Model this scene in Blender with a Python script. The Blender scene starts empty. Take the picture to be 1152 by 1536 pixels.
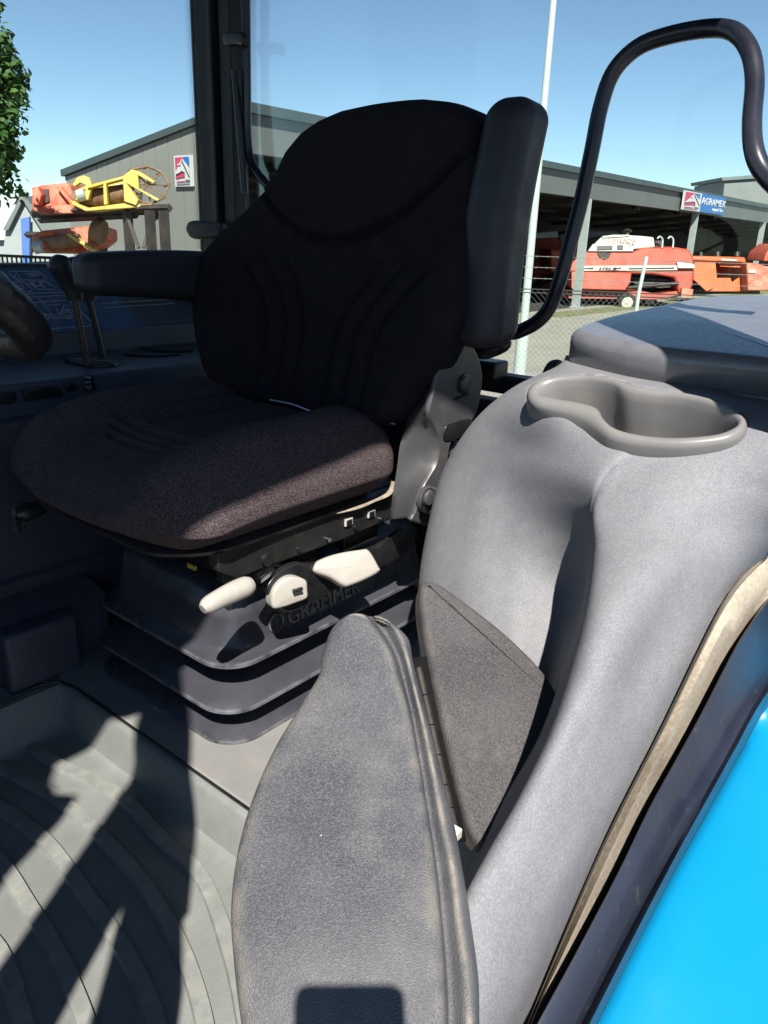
import bpy, bmesh, math, random
from mathutils import Vector, Matrix, noise as mnoise
random.seed(7)
C = bpy.context.scene.collection
GZ = 2.3                      # camera height above the ground; all points below are given relative to the camera
# ------------------------------------------------------------------ camera
FPX, CX, CY = 1154.0, 576.0, 768.0
pitch, roll, yaw = math.radians(19.6), math.radians(2.0), math.radians(39)
_f = Vector((math.cos(yaw)*math.cos(pitch), math.sin(yaw)*math.cos(pitch), -math.sin(pitch)))
_r0 = Vector((math.sin(yaw), -math.cos(yaw), 0)); _u0 = _r0.cross(_f)
_r = _r0*math.cos(roll) + _u0*math.sin(roll); _u = _u0*math.cos(roll) - _r0*math.sin(roll)
cam = bpy.data.cameras.new('camera'); camo = bpy.data.objects.new('camera', cam); C.objects.link(camo)
cam.sensor_fit = 'VERTICAL'; cam.sensor_height = 36; cam.lens = 36*FPX/1536
cam.clip_start = .02; cam.clip_end = 5000
M4 = Matrix((( _r.x, _u.x, -_f.x, 0), (_r.y, _u.y, -_f.y, 0), (_r.z, _u.z, -_f.z, GZ), (0, 0, 0, 1)))
camo.matrix_world = M4
bpy.context.scene.camera = camo
# ------------------------------------------------------------------ light
SUN = -(_f + (490-CX)/FPX*_r - (1490-CY)/FPX*_u); SUN.normalize()
sd = bpy.data.lights.new('sun', 'SUN'); sd.energy = 5.0; sd.angle = math.radians(.55); sd.color = (1, .95, .88)
so = bpy.data.objects.new('sun', sd); C.objects.link(so); so.rotation_euler = SUN.to_track_quat('Z', 'Y').to_euler()
w = bpy.data.worlds.new('World'); bpy.context.scene.world = w; w.use_nodes = True
nt = w.node_tree; nt.nodes.clear()
sk = nt.nodes.new('ShaderNodeTexSky'); sk.sky_type = 'NISHITA'; sk.sun_disc = False
sk.sun_elevation = math.asin(SUN.z); sk.sun_rotation = math.atan2(SUN.x, SUN.y); sk.dust_density = 0; sk.air_density = .85; sk.ozone_density = 3.0; sk.altitude = 900
bg = nt.nodes.new('ShaderNodeBackground'); bg.inputs[1].default_value = .064
wo = nt.nodes.new('ShaderNodeOutputWorld'); nt.links.new(sk.outputs[0], bg.inputs[0]); nt.links.new(bg.outputs[0], wo.inputs[0])
sc = bpy.context.scene
sc.view_settings.view_transform = 'Standard'; sc.view_settings.look = 'None'; sc.view_settings.gamma = 1
sc.view_settings.exposure = 1.24
try:
    sc.cycles.max_bounces = 8; sc.cycles.transparent_max_bounces = 12; sc.cycles.use_denoising = True
except Exception: pass
# ------------------------------------------------------------------ helpers: points
def ray(x, y): return _f + (x-CX)/FPX*_r - (y-CY)/FPX*_u
def PD(x, y, d): return ray(x, y)*d
def PU(x, y, u): r = ray(x, y); return r*(u/r.x)
def PV(x, y, v): r = ray(x, y); return r*(v/r.y)
def PZ(x, y, z): r = ray(x, y); return r*(z/r.z)
def PP(x, y, p, n): r = ray(x, y); return r*(p.dot(n)/r.dot(n))
V = Vector
def crom(p0, p1, p2, p3, t):
    return .5*((2*p1) + (p2-p0)*t + (2*p0-5*p1+4*p2-p3)*t*t + (3*p1-p0-3*p2+p3)*t**3)
def spline(pts, n=8, closed=False):
    out = []; N = len(pts)
    rng = N if closed else N-1
    for i in range(rng):
        if closed: a, b, c, d = pts[(i-1) % N], pts[i], pts[(i+1) % N], pts[(i+2) % N]
        else: a, b, c, d = pts[max(i-1, 0)], pts[i], pts[i+1], pts[min(i+2, N-1)]
        for k in range(n): out.append(crom(a, b, c, d, k/n))
    if not closed: out.append(pts[-1].copy() if hasattr(pts[-1], 'copy') else pts[-1])
    return out
def lerp_tab(t, x):
    if x <= t[0][0]: return t[0][1]
    for (a, b), (c, d) in zip(t, t[1:]):
        if x <= c: return b + (d-b)*(x-a)/(c-a)
    return t[-1][1]
def sstep(a, b, x):
    t = max(0, min(1, (x-a)/(b-a))); return t*t*(3-2*t)
# ------------------------------------------------------------------ helpers: mesh builder
class MB:
    def __init__(s): s.v = []; s.f = []
    def add(s, vs, fs):
        o = len(s.v); s.v += [V(p) for p in vs]; s.f += [tuple(i+o for i in q) for q in fs]; return s
    def box(s, a, b, R=None):
        a, b = V(a), V(b)
        c = [V((x, y, z)) for x in (a.x, b.x) for y in (a.y, b.y) for z in (a.z, b.z)]
        if R: c = [R @ p for p in c]
        return s.add(c, [(0, 1, 3, 2), (4, 6, 7, 5), (0, 4, 5, 1), (2, 3, 7, 6), (0, 2, 6, 4), (1, 5, 7, 3)])
    def prism(s, pts, vec):
        n = len(pts); vec = V(vec)
        return s.add(list(pts)+[p+vec for p in pts], [tuple(range(n))[::-1], tuple(range(n, 2*n))]+[(i, (i+1) % n, n+(i+1) % n, n+i) for i in range(n)])
    def rings(s, rings, cap0=True, cap1=True, closed=True):
        n = len(rings[0]); vs = [p for r in rings for p in r]; fs = []
        for k in range(len(rings)-1):
            for i in range(n if closed else n-1):
                j = (i+1) % n; fs.append((k*n+i, k*n+j, (k+1)*n+j, (k+1)*n+i))
        if cap0: fs.append(tuple(range(n))[::-1])
        if cap1: fs.append(tuple((len(rings)-1)*n+i for i in range(n)))
        return s.add(vs, fs)
    def tube(s, path, r, n=10, smooth=0, cap=True, flat=None):
        if smooth: 
            if isinstance(r, (list, tuple)): r = spline(list(r), smooth)
            path = spline([V(p) for p in path], smooth)
        path = [V(p) for p in path]; rs = r if isinstance(r, (list, tuple)) else [r]*len(path)
        t = (path[1]-path[0]).normalized(); up = V((0, 0, 1)) if abs(t.z) < .9 else V((1, 0, 0))
        x = t.cross(up).normalized(); R = []
        for i, p in enumerate(path):
            if i == 0: tt = path[1]-path[0]
            elif i == len(path)-1: tt = path[-1]-path[-2]
            else: tt = path[i+1]-path[i-1]
            tt.normalize(); x = (x-tt*x.dot(tt)).normalized(); y = tt.cross(x)
            R.append([p+(x*math.cos(a)+y*math.sin(a)*(flat or 1))*rs[i] for a in [2*math.pi*k/n for k in range(n)]])
        return s.rings(R, cap, cap)
    def cyl(s, a, b, r, n=16, r2=None): return s.tube([a, b], [r, r if r2 is None else r2], n)
    def pad(s, outline, nrm, thick, bevel=.01, dome=0, back=True, segs=4):
        c = sum(outline, V((0, 0, 0)))/len(outline); nrm = V(nrm).normalized(); m = len(outline)
        def inset(d):
            o = []
            for i, p in enumerate(outline):
                t = (outline[(i+1) % m]-outline[i-1]).normalized(); q = t.cross(nrm)
                if q.dot(c-p) < 0: q = -q
                o.append(p+q*d)
            return o
        R = [list(outline)] if back else []
        for k in range(segs+1):
            a = k/segs*math.pi/2; R.append([p+nrm*(thick-bevel+bevel*math.sin(a)) for p in inset(bevel*(1-math.cos(a)))])
        last = R[-1]; cc = c+nrm*(c-outline[0]).dot(nrm)*0
        ct = sum(last, V((0, 0, 0)))/m
        for q in ((.85, .65, .45, .25, .1) if dome else ()):
            R.append([ct+(p-ct)*q+nrm*dome*(1-q*q) for p in last])
        return s.rings(R, back, True)
    def rbox(s, N, h, r, fn):
        h = V(h); idx = {}; vs = []; fs = []
        for ax in range(3):
            for sg in (-1, 1):
                o = len(vs)
                for i in range(N+1):
                    for j in range(N+1):
                        p = [0, 0, 0]; p[ax] = sg*1.0; p[(ax+1) % 3] = -1+2*i/N; p[(ax+2) % 3] = -1+2*j/N
                        q = V([p[k]*h[k] for k in range(3)])
                        inn = V([max(-(h[k]-r), min(h[k]-r, q[k])) for k in range(3)])
                        d = q-inn
                        # radial projection for a round edge
                        q2 = inn+d.normalized()*r if d.length > 1e-9 else q
                        vs.append(fn(q2))
                for i in range(N):
                    for j in range(N):
                        a = o+i*(N+1)+j; f = (a, a+N+1, a+N+2, a+1); fs.append(f if sg > 0 else f[::-1])
        return s.add(vs, fs)
    def grid(s, rows, nu=6, nv=6):
        A = [spline(r, nu) for r in rows]; m = len(A[0])
        cols = [spline([A[i][j] for i in range(len(A))], nv) for j in range(m)]
        n = len(cols[0])
        return s.add([cols[j][i] for i in range(n) for j in range(m)], [(i*m+j, i*m+j+1, (i+1)*m+j+1, (i+1)*m+j) for i in range(n-1) for j in range(m-1)])
    def build(s, name, mat, parent=None, bevel=0, seg=3, solid=0, smooth=True, ang=40, sub=0, merge=0):
        me = bpy.data.meshes.new(name)
        me.from_pydata([(p.x, p.y, p.z+GZ) for p in s.v], [], s.f)
        bm = bmesh.new(); bm.from_mesh(me)
        if merge: bmesh.ops.remove_doubles(bm, verts=bm.verts, dist=merge)
        bmesh.ops.recalc_face_normals(bm, faces=bm.faces); bm.to_mesh(me); bm.free()
        if smooth:
            for p in me.polygons: p.use_smooth = True
            try: me.set_sharp_from_angle(angle=math.radians(ang))
            except Exception: pass
        o = bpy.data.objects.new(name, me); C.objects.link(o)
        me.materials.append(mat)
        if solid:
            md = o.modifiers.new('solid', 'SOLIDIFY'); md.thickness = solid; md.offset = -1
        if bevel:
            md = o.modifiers.new('bevel', 'BEVEL'); md.width = bevel; md.segments = seg; md.limit_method = 'ANGLE'; md.angle_limit = math.radians(35); md.harden_normals = False
        if sub:
            md = o.modifiers.new('sub', 'SUBSURF'); md.levels = md.render_levels = sub
        if parent: attach(o, parent)
        return o
def attach(o, parent):
    o.parent = parent
    o.matrix_parent_inverse = Matrix.Translation(-parent.location) if parent.type == 'EMPTY' else Matrix.Identity(4)
def tag(o, label=None, cat=None, group=None, kind=None):
    if label: o['label'] = label
    if cat: o['category'] = cat
    if group: o['group'] = group
    if kind: o['kind'] = kind
    return o
def thing(name, label, cat, loc, group=None):
    o = bpy.data.objects.new(name, None); C.objects.link(o); o.location = (loc[0], loc[1], loc[2]+GZ); o.empty_display_size = .05
    return tag(o, label, cat, group)
def text(name, s, org, xd, yd, size, mat, parent, depth=.002, align='LEFT', shear=0, sx=1, bold=0):
    cu = bpy.data.curves.new(name, 'FONT'); cu.body = s; cu.size = 1; cu.extrude = depth/size; cu.align_x = align; cu.shear = shear; cu.offset = bold
    t = bpy.data.objects.new(name+'_tmp', cu); C.objects.link(t)
    dg = bpy.context.evaluated_depsgraph_get(); dg.update()
    me = bpy.data.meshes.new_from_object(t.evaluated_get(dg)); C.objects.unlink(t); bpy.data.objects.remove(t)
    xd = V(xd).normalized(); zd = xd.cross(V(yd)).normalized(); yd = zd.cross(xd)
    for v in me.vertices:
        p = V(org)+xd*v.co.x*size*sx+yd*v.co.y*size+zd*v.co.z*size
        v.co = (p.x, p.y, p.z+GZ)
    me.name = name; me.materials.clear(); me.materials.append(mat)
    o = bpy.data.objects.new(name, me); C.objects.link(o)
    if parent: attach(o, parent)
    return o
# ------------------------------------------------------------------ materials
KS = .585
def mat(name, col, rough=.5, col2=None, sc=8, detail=4, amt=.5, bump=0, bsc=400, bdist=.001, spec=.5, metal=0, coat=0, dust=None, dsc=3, damt=.4, dlo=.45, fine=0, fcol=None, fsc=900, lo=.4, hi=.6, btype='NOISE', sheen=0, k_=1.0, edge=None, eamt=.6, e0=.51, e1=.56):
    kk = KS*k_
    col = tuple(c*kk for c in col); col2 = tuple(c*kk for c in col2) if col2 else None; dust = tuple(c*kk for c in dust) if dust else None; fcol = tuple(c*kk for c in fcol) if fcol else None
    m = bpy.data.materials.new(name); m.use_nodes = True; t = m.node_tree; b = t.nodes['Principled BSDF']
    L = t.links.new; N = t.nodes.new
    tc = N('ShaderNodeTexCoord')
    def noise(scale, det=4, ro=.55):
        n = N('ShaderNodeTexNoise'); n.inputs['Scale'].default_value = scale; n.inputs['Detail'].default_value = det; n.inputs['Roughness'].default_value = ro
        L(tc.outputs['Object'], n.inputs['Vector']); return n
    def ramp(src, a, c):
        r = N('ShaderNodeMapRange'); r.inputs[1].default_value = a; r.inputs[2].default_value = c; L(src, r.inputs[0]); return r.outputs[0]
    def mix(fac, a, c, k=1.0):
        mx = N('ShaderNodeMix'); mx.data_type = 'RGBA'
        mm = N('ShaderNodeMath'); mm.operation = 'MULTIPLY'; mm.inputs[1].default_value = k; L(fac, mm.inputs[0]); L(mm.outputs[0], mx.inputs[0])
        if isinstance(a, tuple): mx.inputs[6].default_value = a+(1,)
        else: L(a, mx.inputs[6])
        mx.inputs[7].default_value = c+(1,); return mx.outputs[2]
    cur = tuple(col)
    if col2: cur = mix(ramp(noise(sc, detail).outputs[0], lo, hi), cur, tuple(col2), amt)
    if fine: cur = mix(ramp(noise(fsc, 2).outputs[0], .45, .62), cur, tuple(fcol), fine)
    if dust: 
        dn = ramp(noise(dsc, 8, .65).outputs[0], dlo, dlo+.3); cur = mix(dn, cur, tuple(dust), damt)
    if edge:
        ge = N('ShaderNodeNewGeometry'); er = ramp(ge.outputs['Pointiness'], e0, e1); en = ramp(noise(35, 6).outputs[0], .35, .6)
        mu = N('ShaderNodeMath'); mu.operation = 'MULTIPLY'; L(er, mu.inputs[0]); L(en, mu.inputs[1]); cur = mix(mu.outputs[0], cur, tuple(c*kk for c in edge), eamt)
    if isinstance(cur, tuple): b.inputs['Base Color'].default_value = cur+(1,)
    else: L(cur, b.inputs['Base Color'])
    rn = ramp(noise(sc*2.3, 5).outputs[0], .3, .7)
    ra = N('ShaderNodeMapRange'); ra.inputs[3].default_value = max(.03, rough-.08); ra.inputs[4].default_value = min(1, rough+.1); L(rn, ra.inputs[0]); L(ra.outputs[0], b.inputs['Roughness'])
    b.inputs['Specular IOR Level'].default_value = spec; b.inputs['Metallic'].default_value = metal; b.inputs['Coat Weight'].default_value = coat; b.inputs['Coat Roughness'].default_value = .06
    if sheen: b.inputs['Sheen Weight'].default_value = sheen; b.inputs['Sheen Roughness'].default_value = .5
    if bump:
        if btype == 'VORONOI':
            n = N('ShaderNodeTexVoronoi'); n.inputs['Scale'].default_value = bsc; L(tc.outputs['Object'], n.inputs['Vector']); src = n.outputs[0]
        else: src = noise(bsc, 3).outputs[0]
        bp = N('ShaderNodeBump'); bp.inputs['Strength'].default_value = bump; bp.inputs['Distance'].default_value = bdist
        L(src, bp.inputs['Height']); L(bp.outputs[0], b.inputs['Normal'])
    return m
def glassmat(name, tint=(.95, 1.0, .95), g=.05):
    m = bpy.data.materials.new(name); m.use_nodes = True; t = m.node_tree; t.nodes.clear()
    o = t.nodes.new('ShaderNodeOutputMaterial'); mx = t.nodes.new('ShaderNodeMixShader'); a = t.nodes.new('ShaderNodeBsdfTransparent'); b = t.nodes.new('ShaderNodeBsdfGlossy')
    a.inputs[0].default_value = tint+(1,); b.inputs['Roughness'].default_value = .02
    lw = t.nodes.new('ShaderNodeFresnel'); lw.inputs[0].default_value = 1.3
    t.links.new(lw.outputs[0], mx.inputs[0]); t.links.new(a.outputs[0], mx.inputs[1]); t.links.new(b.outputs[0], mx.inputs[2]); t.links.new(mx.outputs[0], o.inputs[0])
    return m
fabric = mat('seat_fabric', (.036, .027, .030), .95, (.06, .045, .05), 30, bump=1, bsc=620, bdist=.002, spec=.1, fine=.8, fcol=(.28, .215, .22), fsc=760, dust=(.12, .1, .09), dsc=5, damt=.3, dlo=.5)
fabric_back = mat('backrest_fabric', (.022, .020, .024), .95, (.034, .031, .036), 30, bump=.8, bsc=520, bdist=.0018, spec=.05, fine=.5, fcol=(.045, .04, .045), fsc=480)
armvinyl = mat('armrest_vinyl', (.034, .035, .045), .5, (.046, .047, .057), 12, bump=.25, bsc=900, bdist=.0005, spec=.35, dust=(.07, .07, .07), dsc=9, damt=.2, dlo=.62)
grey_plastic = mat('console_plastic', (.225, .228, .25), .66, (.27, .272, .29), 60, 3, .5, bump=.7, bsc=700, bdist=.0008, spec=.28, fine=.45, fcol=(.37, .37, .38), fsc=480, dust=(.40, .36, .30), dsc=3.4, damt=.28, dlo=.52)
cup_plastic = mat('cup_holder_plastic', (.25, .245, .24), .36, (.28, .27, .26), 20, bump=.1, bsc=700, bdist=.0003, spec=.45, dust=(.38, .31, .22), dsc=16, damt=.5, dlo=.56)
rubber = mat('grained_black_plastic', (.062, .066, .078), .55, (.14, .142, .152), 7, 8, .9, bump=1, bsc=900, bdist=.0007, lo=.35, hi=.65, spec=.4, dust=(.38, .36, .33), dsc=10, damt=.35, dlo=.52, btype='VORONOI', fine=.35, fcol=(.2, .2, .21), fsc=500, edge=(.5, .44, .34), eamt=.75)
rubber_b = mat('grained_side_pad_plastic', (.052, .051, .056), .55, (.09, .087, .09), 9, 7, .8, bump=1, bsc=800, bdist=.0008, spec=.4, dust=(.32, .28, .25), dsc=11, damt=.45, dlo=.54, btype='VORONOI', fine=.3, fcol=(.2, .19, .185), fsc=450, edge=(.5, .44, .34), eamt=.6)
bellow_m = mat('bellows_rubber', (.048, .049, .060), .27, (.075, .076, .088), 9, 6, .6, bump=.1, bsc=300, bdist=.0005, spec=.5, dust=(.12, .11, .1), dsc=12, damt=.3, dlo=.55, edge=(.36, .36, .38), eamt=.7, e0=.52, e1=.6)
vinyl_lid = mat('lid_vinyl', (.19, .19, .21), .42, (.24, .24, .26), 40, 4, .6, bump=.45, bsc=420, bdist=.0008, spec=.9, coat=.5, dust=(.3, .28, .26), dsc=9, damt=.25, dlo=.5)
bracket_m = mat('bracket_plastic', (.075, .075, .08), .42, (.1, .098, .1), 18, bump=.15, bsc=900, bdist=.0004, spec=.5, dust=(.3, .26, .2), dsc=18, damt=.3, dlo=.55)
white_pl = mat('white_lever_plastic', (.52, .49, .44), .45, (.5, .46, .4), 40, 5, .5, spec=.4, dust=(.3, .24, .17), dsc=50, damt=.35, dlo=.56)
blackmetal = mat('black_painted_steel', (.012, .013, .016), .35, (.03, .028, .026), 25, 6, .5, spec=.5, bump=.1, bsc=120, bdist=.0006, dust=(.2, .17, .12), dsc=20, damt=.25, dlo=.58)
steel_dusty = mat('dusty_seat_pan', (.014, .014, .015), .45, (.03, .027, .023), 30, 7, .6, spec=.5, dust=(.6, .53, .42), dsc=17, damt=.7, dlo=.66)
floor_mat = mat('floor_mat_rubber', (.235, .25, .235), .5, (.31, .325, .305), 6, 8, .7, bump=.6, bsc=420, bdist=.0011, spec=.4, fine=.3, fcol=(.17, .18, .17), fsc=500, dust=(.15, .155, .135), dsc=11, damt=.55, dlo=.52)
rib_m = mat('worn_rib_rubber', (.31, .32, .295), .5, (.24, .25, .235), 30, 8, .8, bump=.5, bsc=420, bdist=.0009, spec=.4, dust=(.50, .49, .42), dsc=22, damt=.6, dlo=.5)
platform_m = mat('platform_plastic', (.27, .265, .255), .55, (.33, .32, .3), 8, 7, .6, bump=.3, bsc=500, bdist=.0006, spec=.4, dust=(.42, .4, .35), dsc=10, damt=.4, dlo=.5)
seal_m = mat('dirty_door_seal', (.50, .43, .33), .9, (.36, .30, .23), 14, 8, .6, bump=.3, bsc=260, bdist=.0008, spec=.2, dust=(.10, .085, .065), dsc=11, damt=.75, dlo=.55, fine=.5, fcol=(.66, .6, .5), fsc=190)
frame_gloss = mat('glossy_black_door_frame', (.012, .015, .03), .3, (.05, .052, .07), 5, 7, .6, spec=.45, dust=(.25, .23, .22), dsc=60, damt=.4, dlo=.62)
frame_paint = mat('worn_black_door_frame', (.018, .023, .042), .34, (.036, .044, .068), 5, 7, .8, spec=.3, dust=(.3, .28, .27), dsc=60, damt=.4, dlo=.6)
blue_m = mat('blue_tractor_paint', (.004, .285, .57), .32, (.004, .29, .58), 3, spec=.3, coat=.2, dust=(.12, .35, .5), dsc=40, damt=.15, dlo=.66)
darkblue = mat('dark_console_plastic', (.06, .07, .105), .42, (.09, .098, .125), 8, 6, .7, bump=.3, bsc=500, bdist=.0006, spec=.4, dust=(.15, .14, .12), dsc=7, damt=.5, dlo=.48)
decal_m = mat('blue_decal', (.085, .15, .30), .25, (.10, .17, .33), 12, 4, .5, spec=.5, dust=(.2, .22, .26), dsc=9, damt=.2, dlo=.5)
decal_line = mat('decal_print', (.42, .52, .58), .5)
cab_dark = mat('cab_lining', (.015, .018, .026), .5, (.022, .025, .033), 10, bump=.2, bsc=500, bdist=.0005, spec=.4)
lining = mat('headlining', (.04, .04, .045), .9)
wheel_m = mat('steering_wheel_leatherette', (.012, .012, .015), .4, (.018, .018, .021), 20, bump=.6, bsc=34, bdist=.004, spec=.5)
chrome = mat('chrome', (.5, .55, .6), .2, metal=1)
yellow_l = mat('yellow_label', (.7, .5, .03), .5)
orange_rust = mat('rusty_hinge', (.03, .028, .028), .5, (.07, .05, .035), 60, 6, .6, dust=(.6, .36, .18), dsc=60, damt=.8, dlo=.64)
glass = glassmat('window_glass')
frit = mat('frit_print', (.01, .01, .012), .4)
# exterior
asphalt = mat('yard_paving', (.33, .31, .275), .9, (.40, .375, .335), .8, 8, .8, bump=.5, bsc=20, bdist=.01, spec=.2, fine=.3, fcol=(.24, .225, .2), fsc=9)
grass_m = mat('grass', (.13, .14, .05), .9, (.32, .29, .16), 3, 8, .8, bump=1, bsc=14, bdist=.05)
clad = mat('grey_cladding', (.155, .17, .175), .55, (.19, .20, .20), .35, 3, .6, spec=.4, dust=(.2, .21, .2), dsc=.8, damt=.4)
clad_side = mat('side_cladding', (.30, .30, .29), .6, (.36, .355, .34), .4, 4, .7, spec=.3)
trim_m = mat('eaves_trim', (.07, .10, .11), .5, (.09, .12, .13), 1)
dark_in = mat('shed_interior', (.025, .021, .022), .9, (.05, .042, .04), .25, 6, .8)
galv = mat('galvanised_steel', (.5, .55, .56), .45, (.62, .66, .66), 3, 5, .6, spec=.4, metal=.1)
poleg = mat('lamp_pole_paint', (.66, .74, .72), .5, (.72, .78, .76), 2)
red_m = mat('faded_red_paint', (.50, .055, .025), .5, (.54, .09, .05), 1.2, 6, .8, spec=.4, dust=(.3, .12, .08), dsc=2.5, damt=.45)
orange_m = mat('orange_paint', (.72, .10, .015), .45, (.78, .16, .03), .9, 6, .7, spec=.4, dust=(.75, .35, .16), dsc=2, damt=.3)
faded_or = mat('faded_orange_paint', (.70, .10, .045), .55, (.74, .28, .17), 3.2, 8, .9, dust=(.14, .05, .03), dsc=5, damt=.7, dlo=.5)
yellow_m = mat('yellow_paint', (.78, .52, .07), .5, (.72, .55, .2), 2.2, 7, .7, spec=.4, dust=(.22, .13, .05), dsc=7, damt=.6, dlo=.52)
cream = mat('cream_paint', (.78, .75, .68), .5, (.66, .62, .52), 2, 5, .5)
darkm = mat('dark_machine_steel', (.03, .028, .03), .7, (.09, .06, .05), 4, 6, .6)
rustm = mat('rusty_steel', (.22, .11, .06), .8, (.35, .22, .13), 6, 6, .7)
tyre = mat('tyre_rubber', (.025, .025, .027), .85, (.07, .06, .05), 3)
sign_w = mat('sign_white', (.80, .80, .82), .5)
sign_pink = mat('sign_pink', (.72, .07, .2), .5)
sign_blue = mat('sign_blue', (.03, .2, .62), .5)
sign_grey = mat('sign_grey_print', (.45, .4, .48), .6)
fence_m = mat('fence_wire', (.30, .31, .30), .5, metal=.3)
barm = mat('dark_bar_fence', (.02, .025, .03), .5)
leafm = mat('tree_leaves', (.03, .09, .012), .6, (.085, .17, .028), 2.5, 3, .8, spec=.3)
bark = mat('bark', (.13, .1, .07), .9, (.2, .16, .11), 8, bump=1, bsc=20, bdist=.03)
wall_pale = mat('pale_render_wall', (.34, .37, .39), .7, (.40, .42, .43), .4)
roof_pale = mat('pale_roof_sheet', (.60, .62, .65), .6)
door_blue = mat('blue_shed_door', (.05, .15, .5), .5)
chipm = mat('pale_chip', (.7, .6, .45), .8)
foam_m = mat('torn_foam', (.42, .36, .27), .9, (.25, .2, .15), 60, 6, .8)
phone_m = mat('phone_case', (.02, .02, .022), .4)

# ================================================================== SETTING
tag(MB().box((-900, -900, -2.6), (900, 900, -2.3)).build('ground', asphalt, smooth=False), kind='structure')
# ================================================================== EXTERIOR
V0 = 13.694; UW = 11.76
shed = thing('machinery_shed', 'long grey open fronted machinery shed with dark interior and sloping side wall', 'shed', (30, 20, -2.3))
m = MB(); m.box((UW, V0, 1.6), (80, V0+.25, 2.36)); m.build('fascia', clad, shed, smooth=False)
m = MB(); m.box((UW-.1, V0-.12, 2.363), (80, V0+.3, 2.56)); m.build('eaves_trim', trim_m, shed, smooth=False)
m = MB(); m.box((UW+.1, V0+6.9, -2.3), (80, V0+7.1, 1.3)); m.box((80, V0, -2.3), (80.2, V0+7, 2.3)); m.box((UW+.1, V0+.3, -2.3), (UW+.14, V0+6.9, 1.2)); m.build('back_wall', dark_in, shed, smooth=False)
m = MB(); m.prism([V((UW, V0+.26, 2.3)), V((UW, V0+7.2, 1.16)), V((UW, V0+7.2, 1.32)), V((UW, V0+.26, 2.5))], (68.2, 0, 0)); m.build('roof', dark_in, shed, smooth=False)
m = MB()
for i in range(14):
    u = 14+i*4.9; m.box((u, V0+.3, 1.45), (u+.18, V0+.6, 1.62)); m.prism([V((u, V0+.5, 1.5)), V((u, V0+7, .9)), V((u, V0+7, 1.05)), V((u, V0+.5, 1.75))], (.18, 0, 0))
for j in range(5): m.box((UW+.2, V0+1.2+j*1.3, 2.0-j*.2), (79, V0+1.3+j*1.3, 2.12-j*.2))
m.build('roof_beams', darkm, shed, smooth=False)
# side wall with vertical cladding joints
m = MB()
n = 14; y0, y1 = V0, V0+7.1
for i in range(n):
    a, b = y0+(y1-y0)*i/n, y0+(y1-y0)*(i+1)/n-.02
    za, zb = 2.42-(a-y0)*.165, 2.42-(b-y0)*.165
    m.prism([V((UW-.04, a, -2.3)), V((UW-.04, b, -2.3)), V((UW-.04, b, zb)), V((UW-.04, a, za))], (.06, 0, 0))
m.prism([V((UW+.03, y0, -2.3)), V((UW+.03, y1, -2.3)), V((UW+.03, y1, 1.2)), V((UW+.03, y0, 2.36))], (.1, 0, 0))
m.build('side_wall', clad_side, shed, smooth=False)
m = MB(); m.prism([V((UW-.12, y0-.1, 2.44)), V((UW-.12, y1+.1, 1.26)), V((UW-.12, y1+.1, 1.42)), V((UW-.12, y0-.1, 2.57))], (.25, 0, 0)); m.build('side_trim', trim_m, shed, smooth=False)
for u in (16.8, 28.4, 40.1, 51.8, 63.5):
    m = MB(); m.box((u-.05, V0-.02, -2.3), (u+.05, V0+.2, 1.6)); m.box((u-.17, V0-.06, -2.3), (u-.12, V0+.24, 1.6)); m.box((u-.12, V0+.07, -2.3), (u-.05, V0+.1, 1.6)); m.box((u-.22,V0-.12,-2.3),(u+.1,V0+.3,-2.24))
    m.build('post', galv, shed, smooth=False)
tag(MB().box((24, V0-1.5, -2.298), (75, V0-.5, -2.285)).build('grass', grass_m, smooth=False), 'thin strip of dry grass in front of the shed', 'grass', kind='stuff')
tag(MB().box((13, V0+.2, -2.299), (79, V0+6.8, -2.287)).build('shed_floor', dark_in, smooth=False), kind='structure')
# higher roof behind on the right
d = 75
hb = thing('warehouse', 'grey flat roofed warehouse rising behind the long shed', 'building', PD(1120, 300, d)); hb.location.z = 0
a = PD(1087, 268, d); b = PD(1200, 258, d); hd = V((_f.x, _f.y, 0)).normalized()
def pxprism(pts, d, thick, mb=None):
    mb = mb or MB(); return mb.prism([PD(x, y, d) for x, y in pts], hd*thick)
pxprism([(1087, 272), (1230, 262), (1230, 345), (1080, 345)], d, 8).build('wall', clad, hb, smooth=False)
pxprism([(1083, 266), (1230, 255), (1230, 261), (1084, 271)], d-.3, 8.4).build('roof_edge', trim_m, hb, smooth=False)
# signs
def sign_logo(pt, xd, yd, W, H, root, nm='logo'):
    """red and blue square with a white gable shape"""
    n = V(xd).cross(V(yd)).normalized()*.012
    def P(a, b, k=1): return V(pt)+V(xd)*(a*W)+V(yd)*(b*H)+n*k
    def poly(pts, mt, name, k): MB().prism([P(a, b, k) for a, b in pts], n*.6).build(name, mt, root, smooth=False)
    poly([(.10, .26), (.68, .32), (.68, .94), (.10, .94)], sign_pink, 'pink_square', 1)
    poly([(.60, .80), (.88, .66), (.88, .94), (.60, .94)], sign_blue, 'blue_corner', 1.9)
    poly([(.08, .38), (.45, .82), (.54, .88), (.88, .62), (.9, .2), (.66, .22), (.66, .44), (.5, .5), (.36, .44)], sign_w, 'white_gable', 3)
    poly([(.52, .82), (.55, .84), (.92, .30), (.88, .30)], darkm, 'roof_stroke', 4)
    poly([(.30, .72), (.44, .74), (.5, .80), (.46, .68), (.3, .68)], sign_w, 'white_mark', 4.6)
    poly([(.12, .14), (.6, .15), (.6, .18), (.12, .17)], sign_pink, 'caption_line', 1)
    poly([(.12, .07), (.85, .08), (.85, .11), (.12, .10)], sign_grey, 'caption_line', 1)
sg = thing('company_sign', 'white square sign with pink and blue gable logo on the shed side wall', 'sign', (UW-.06, 15.4, .96))
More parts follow.
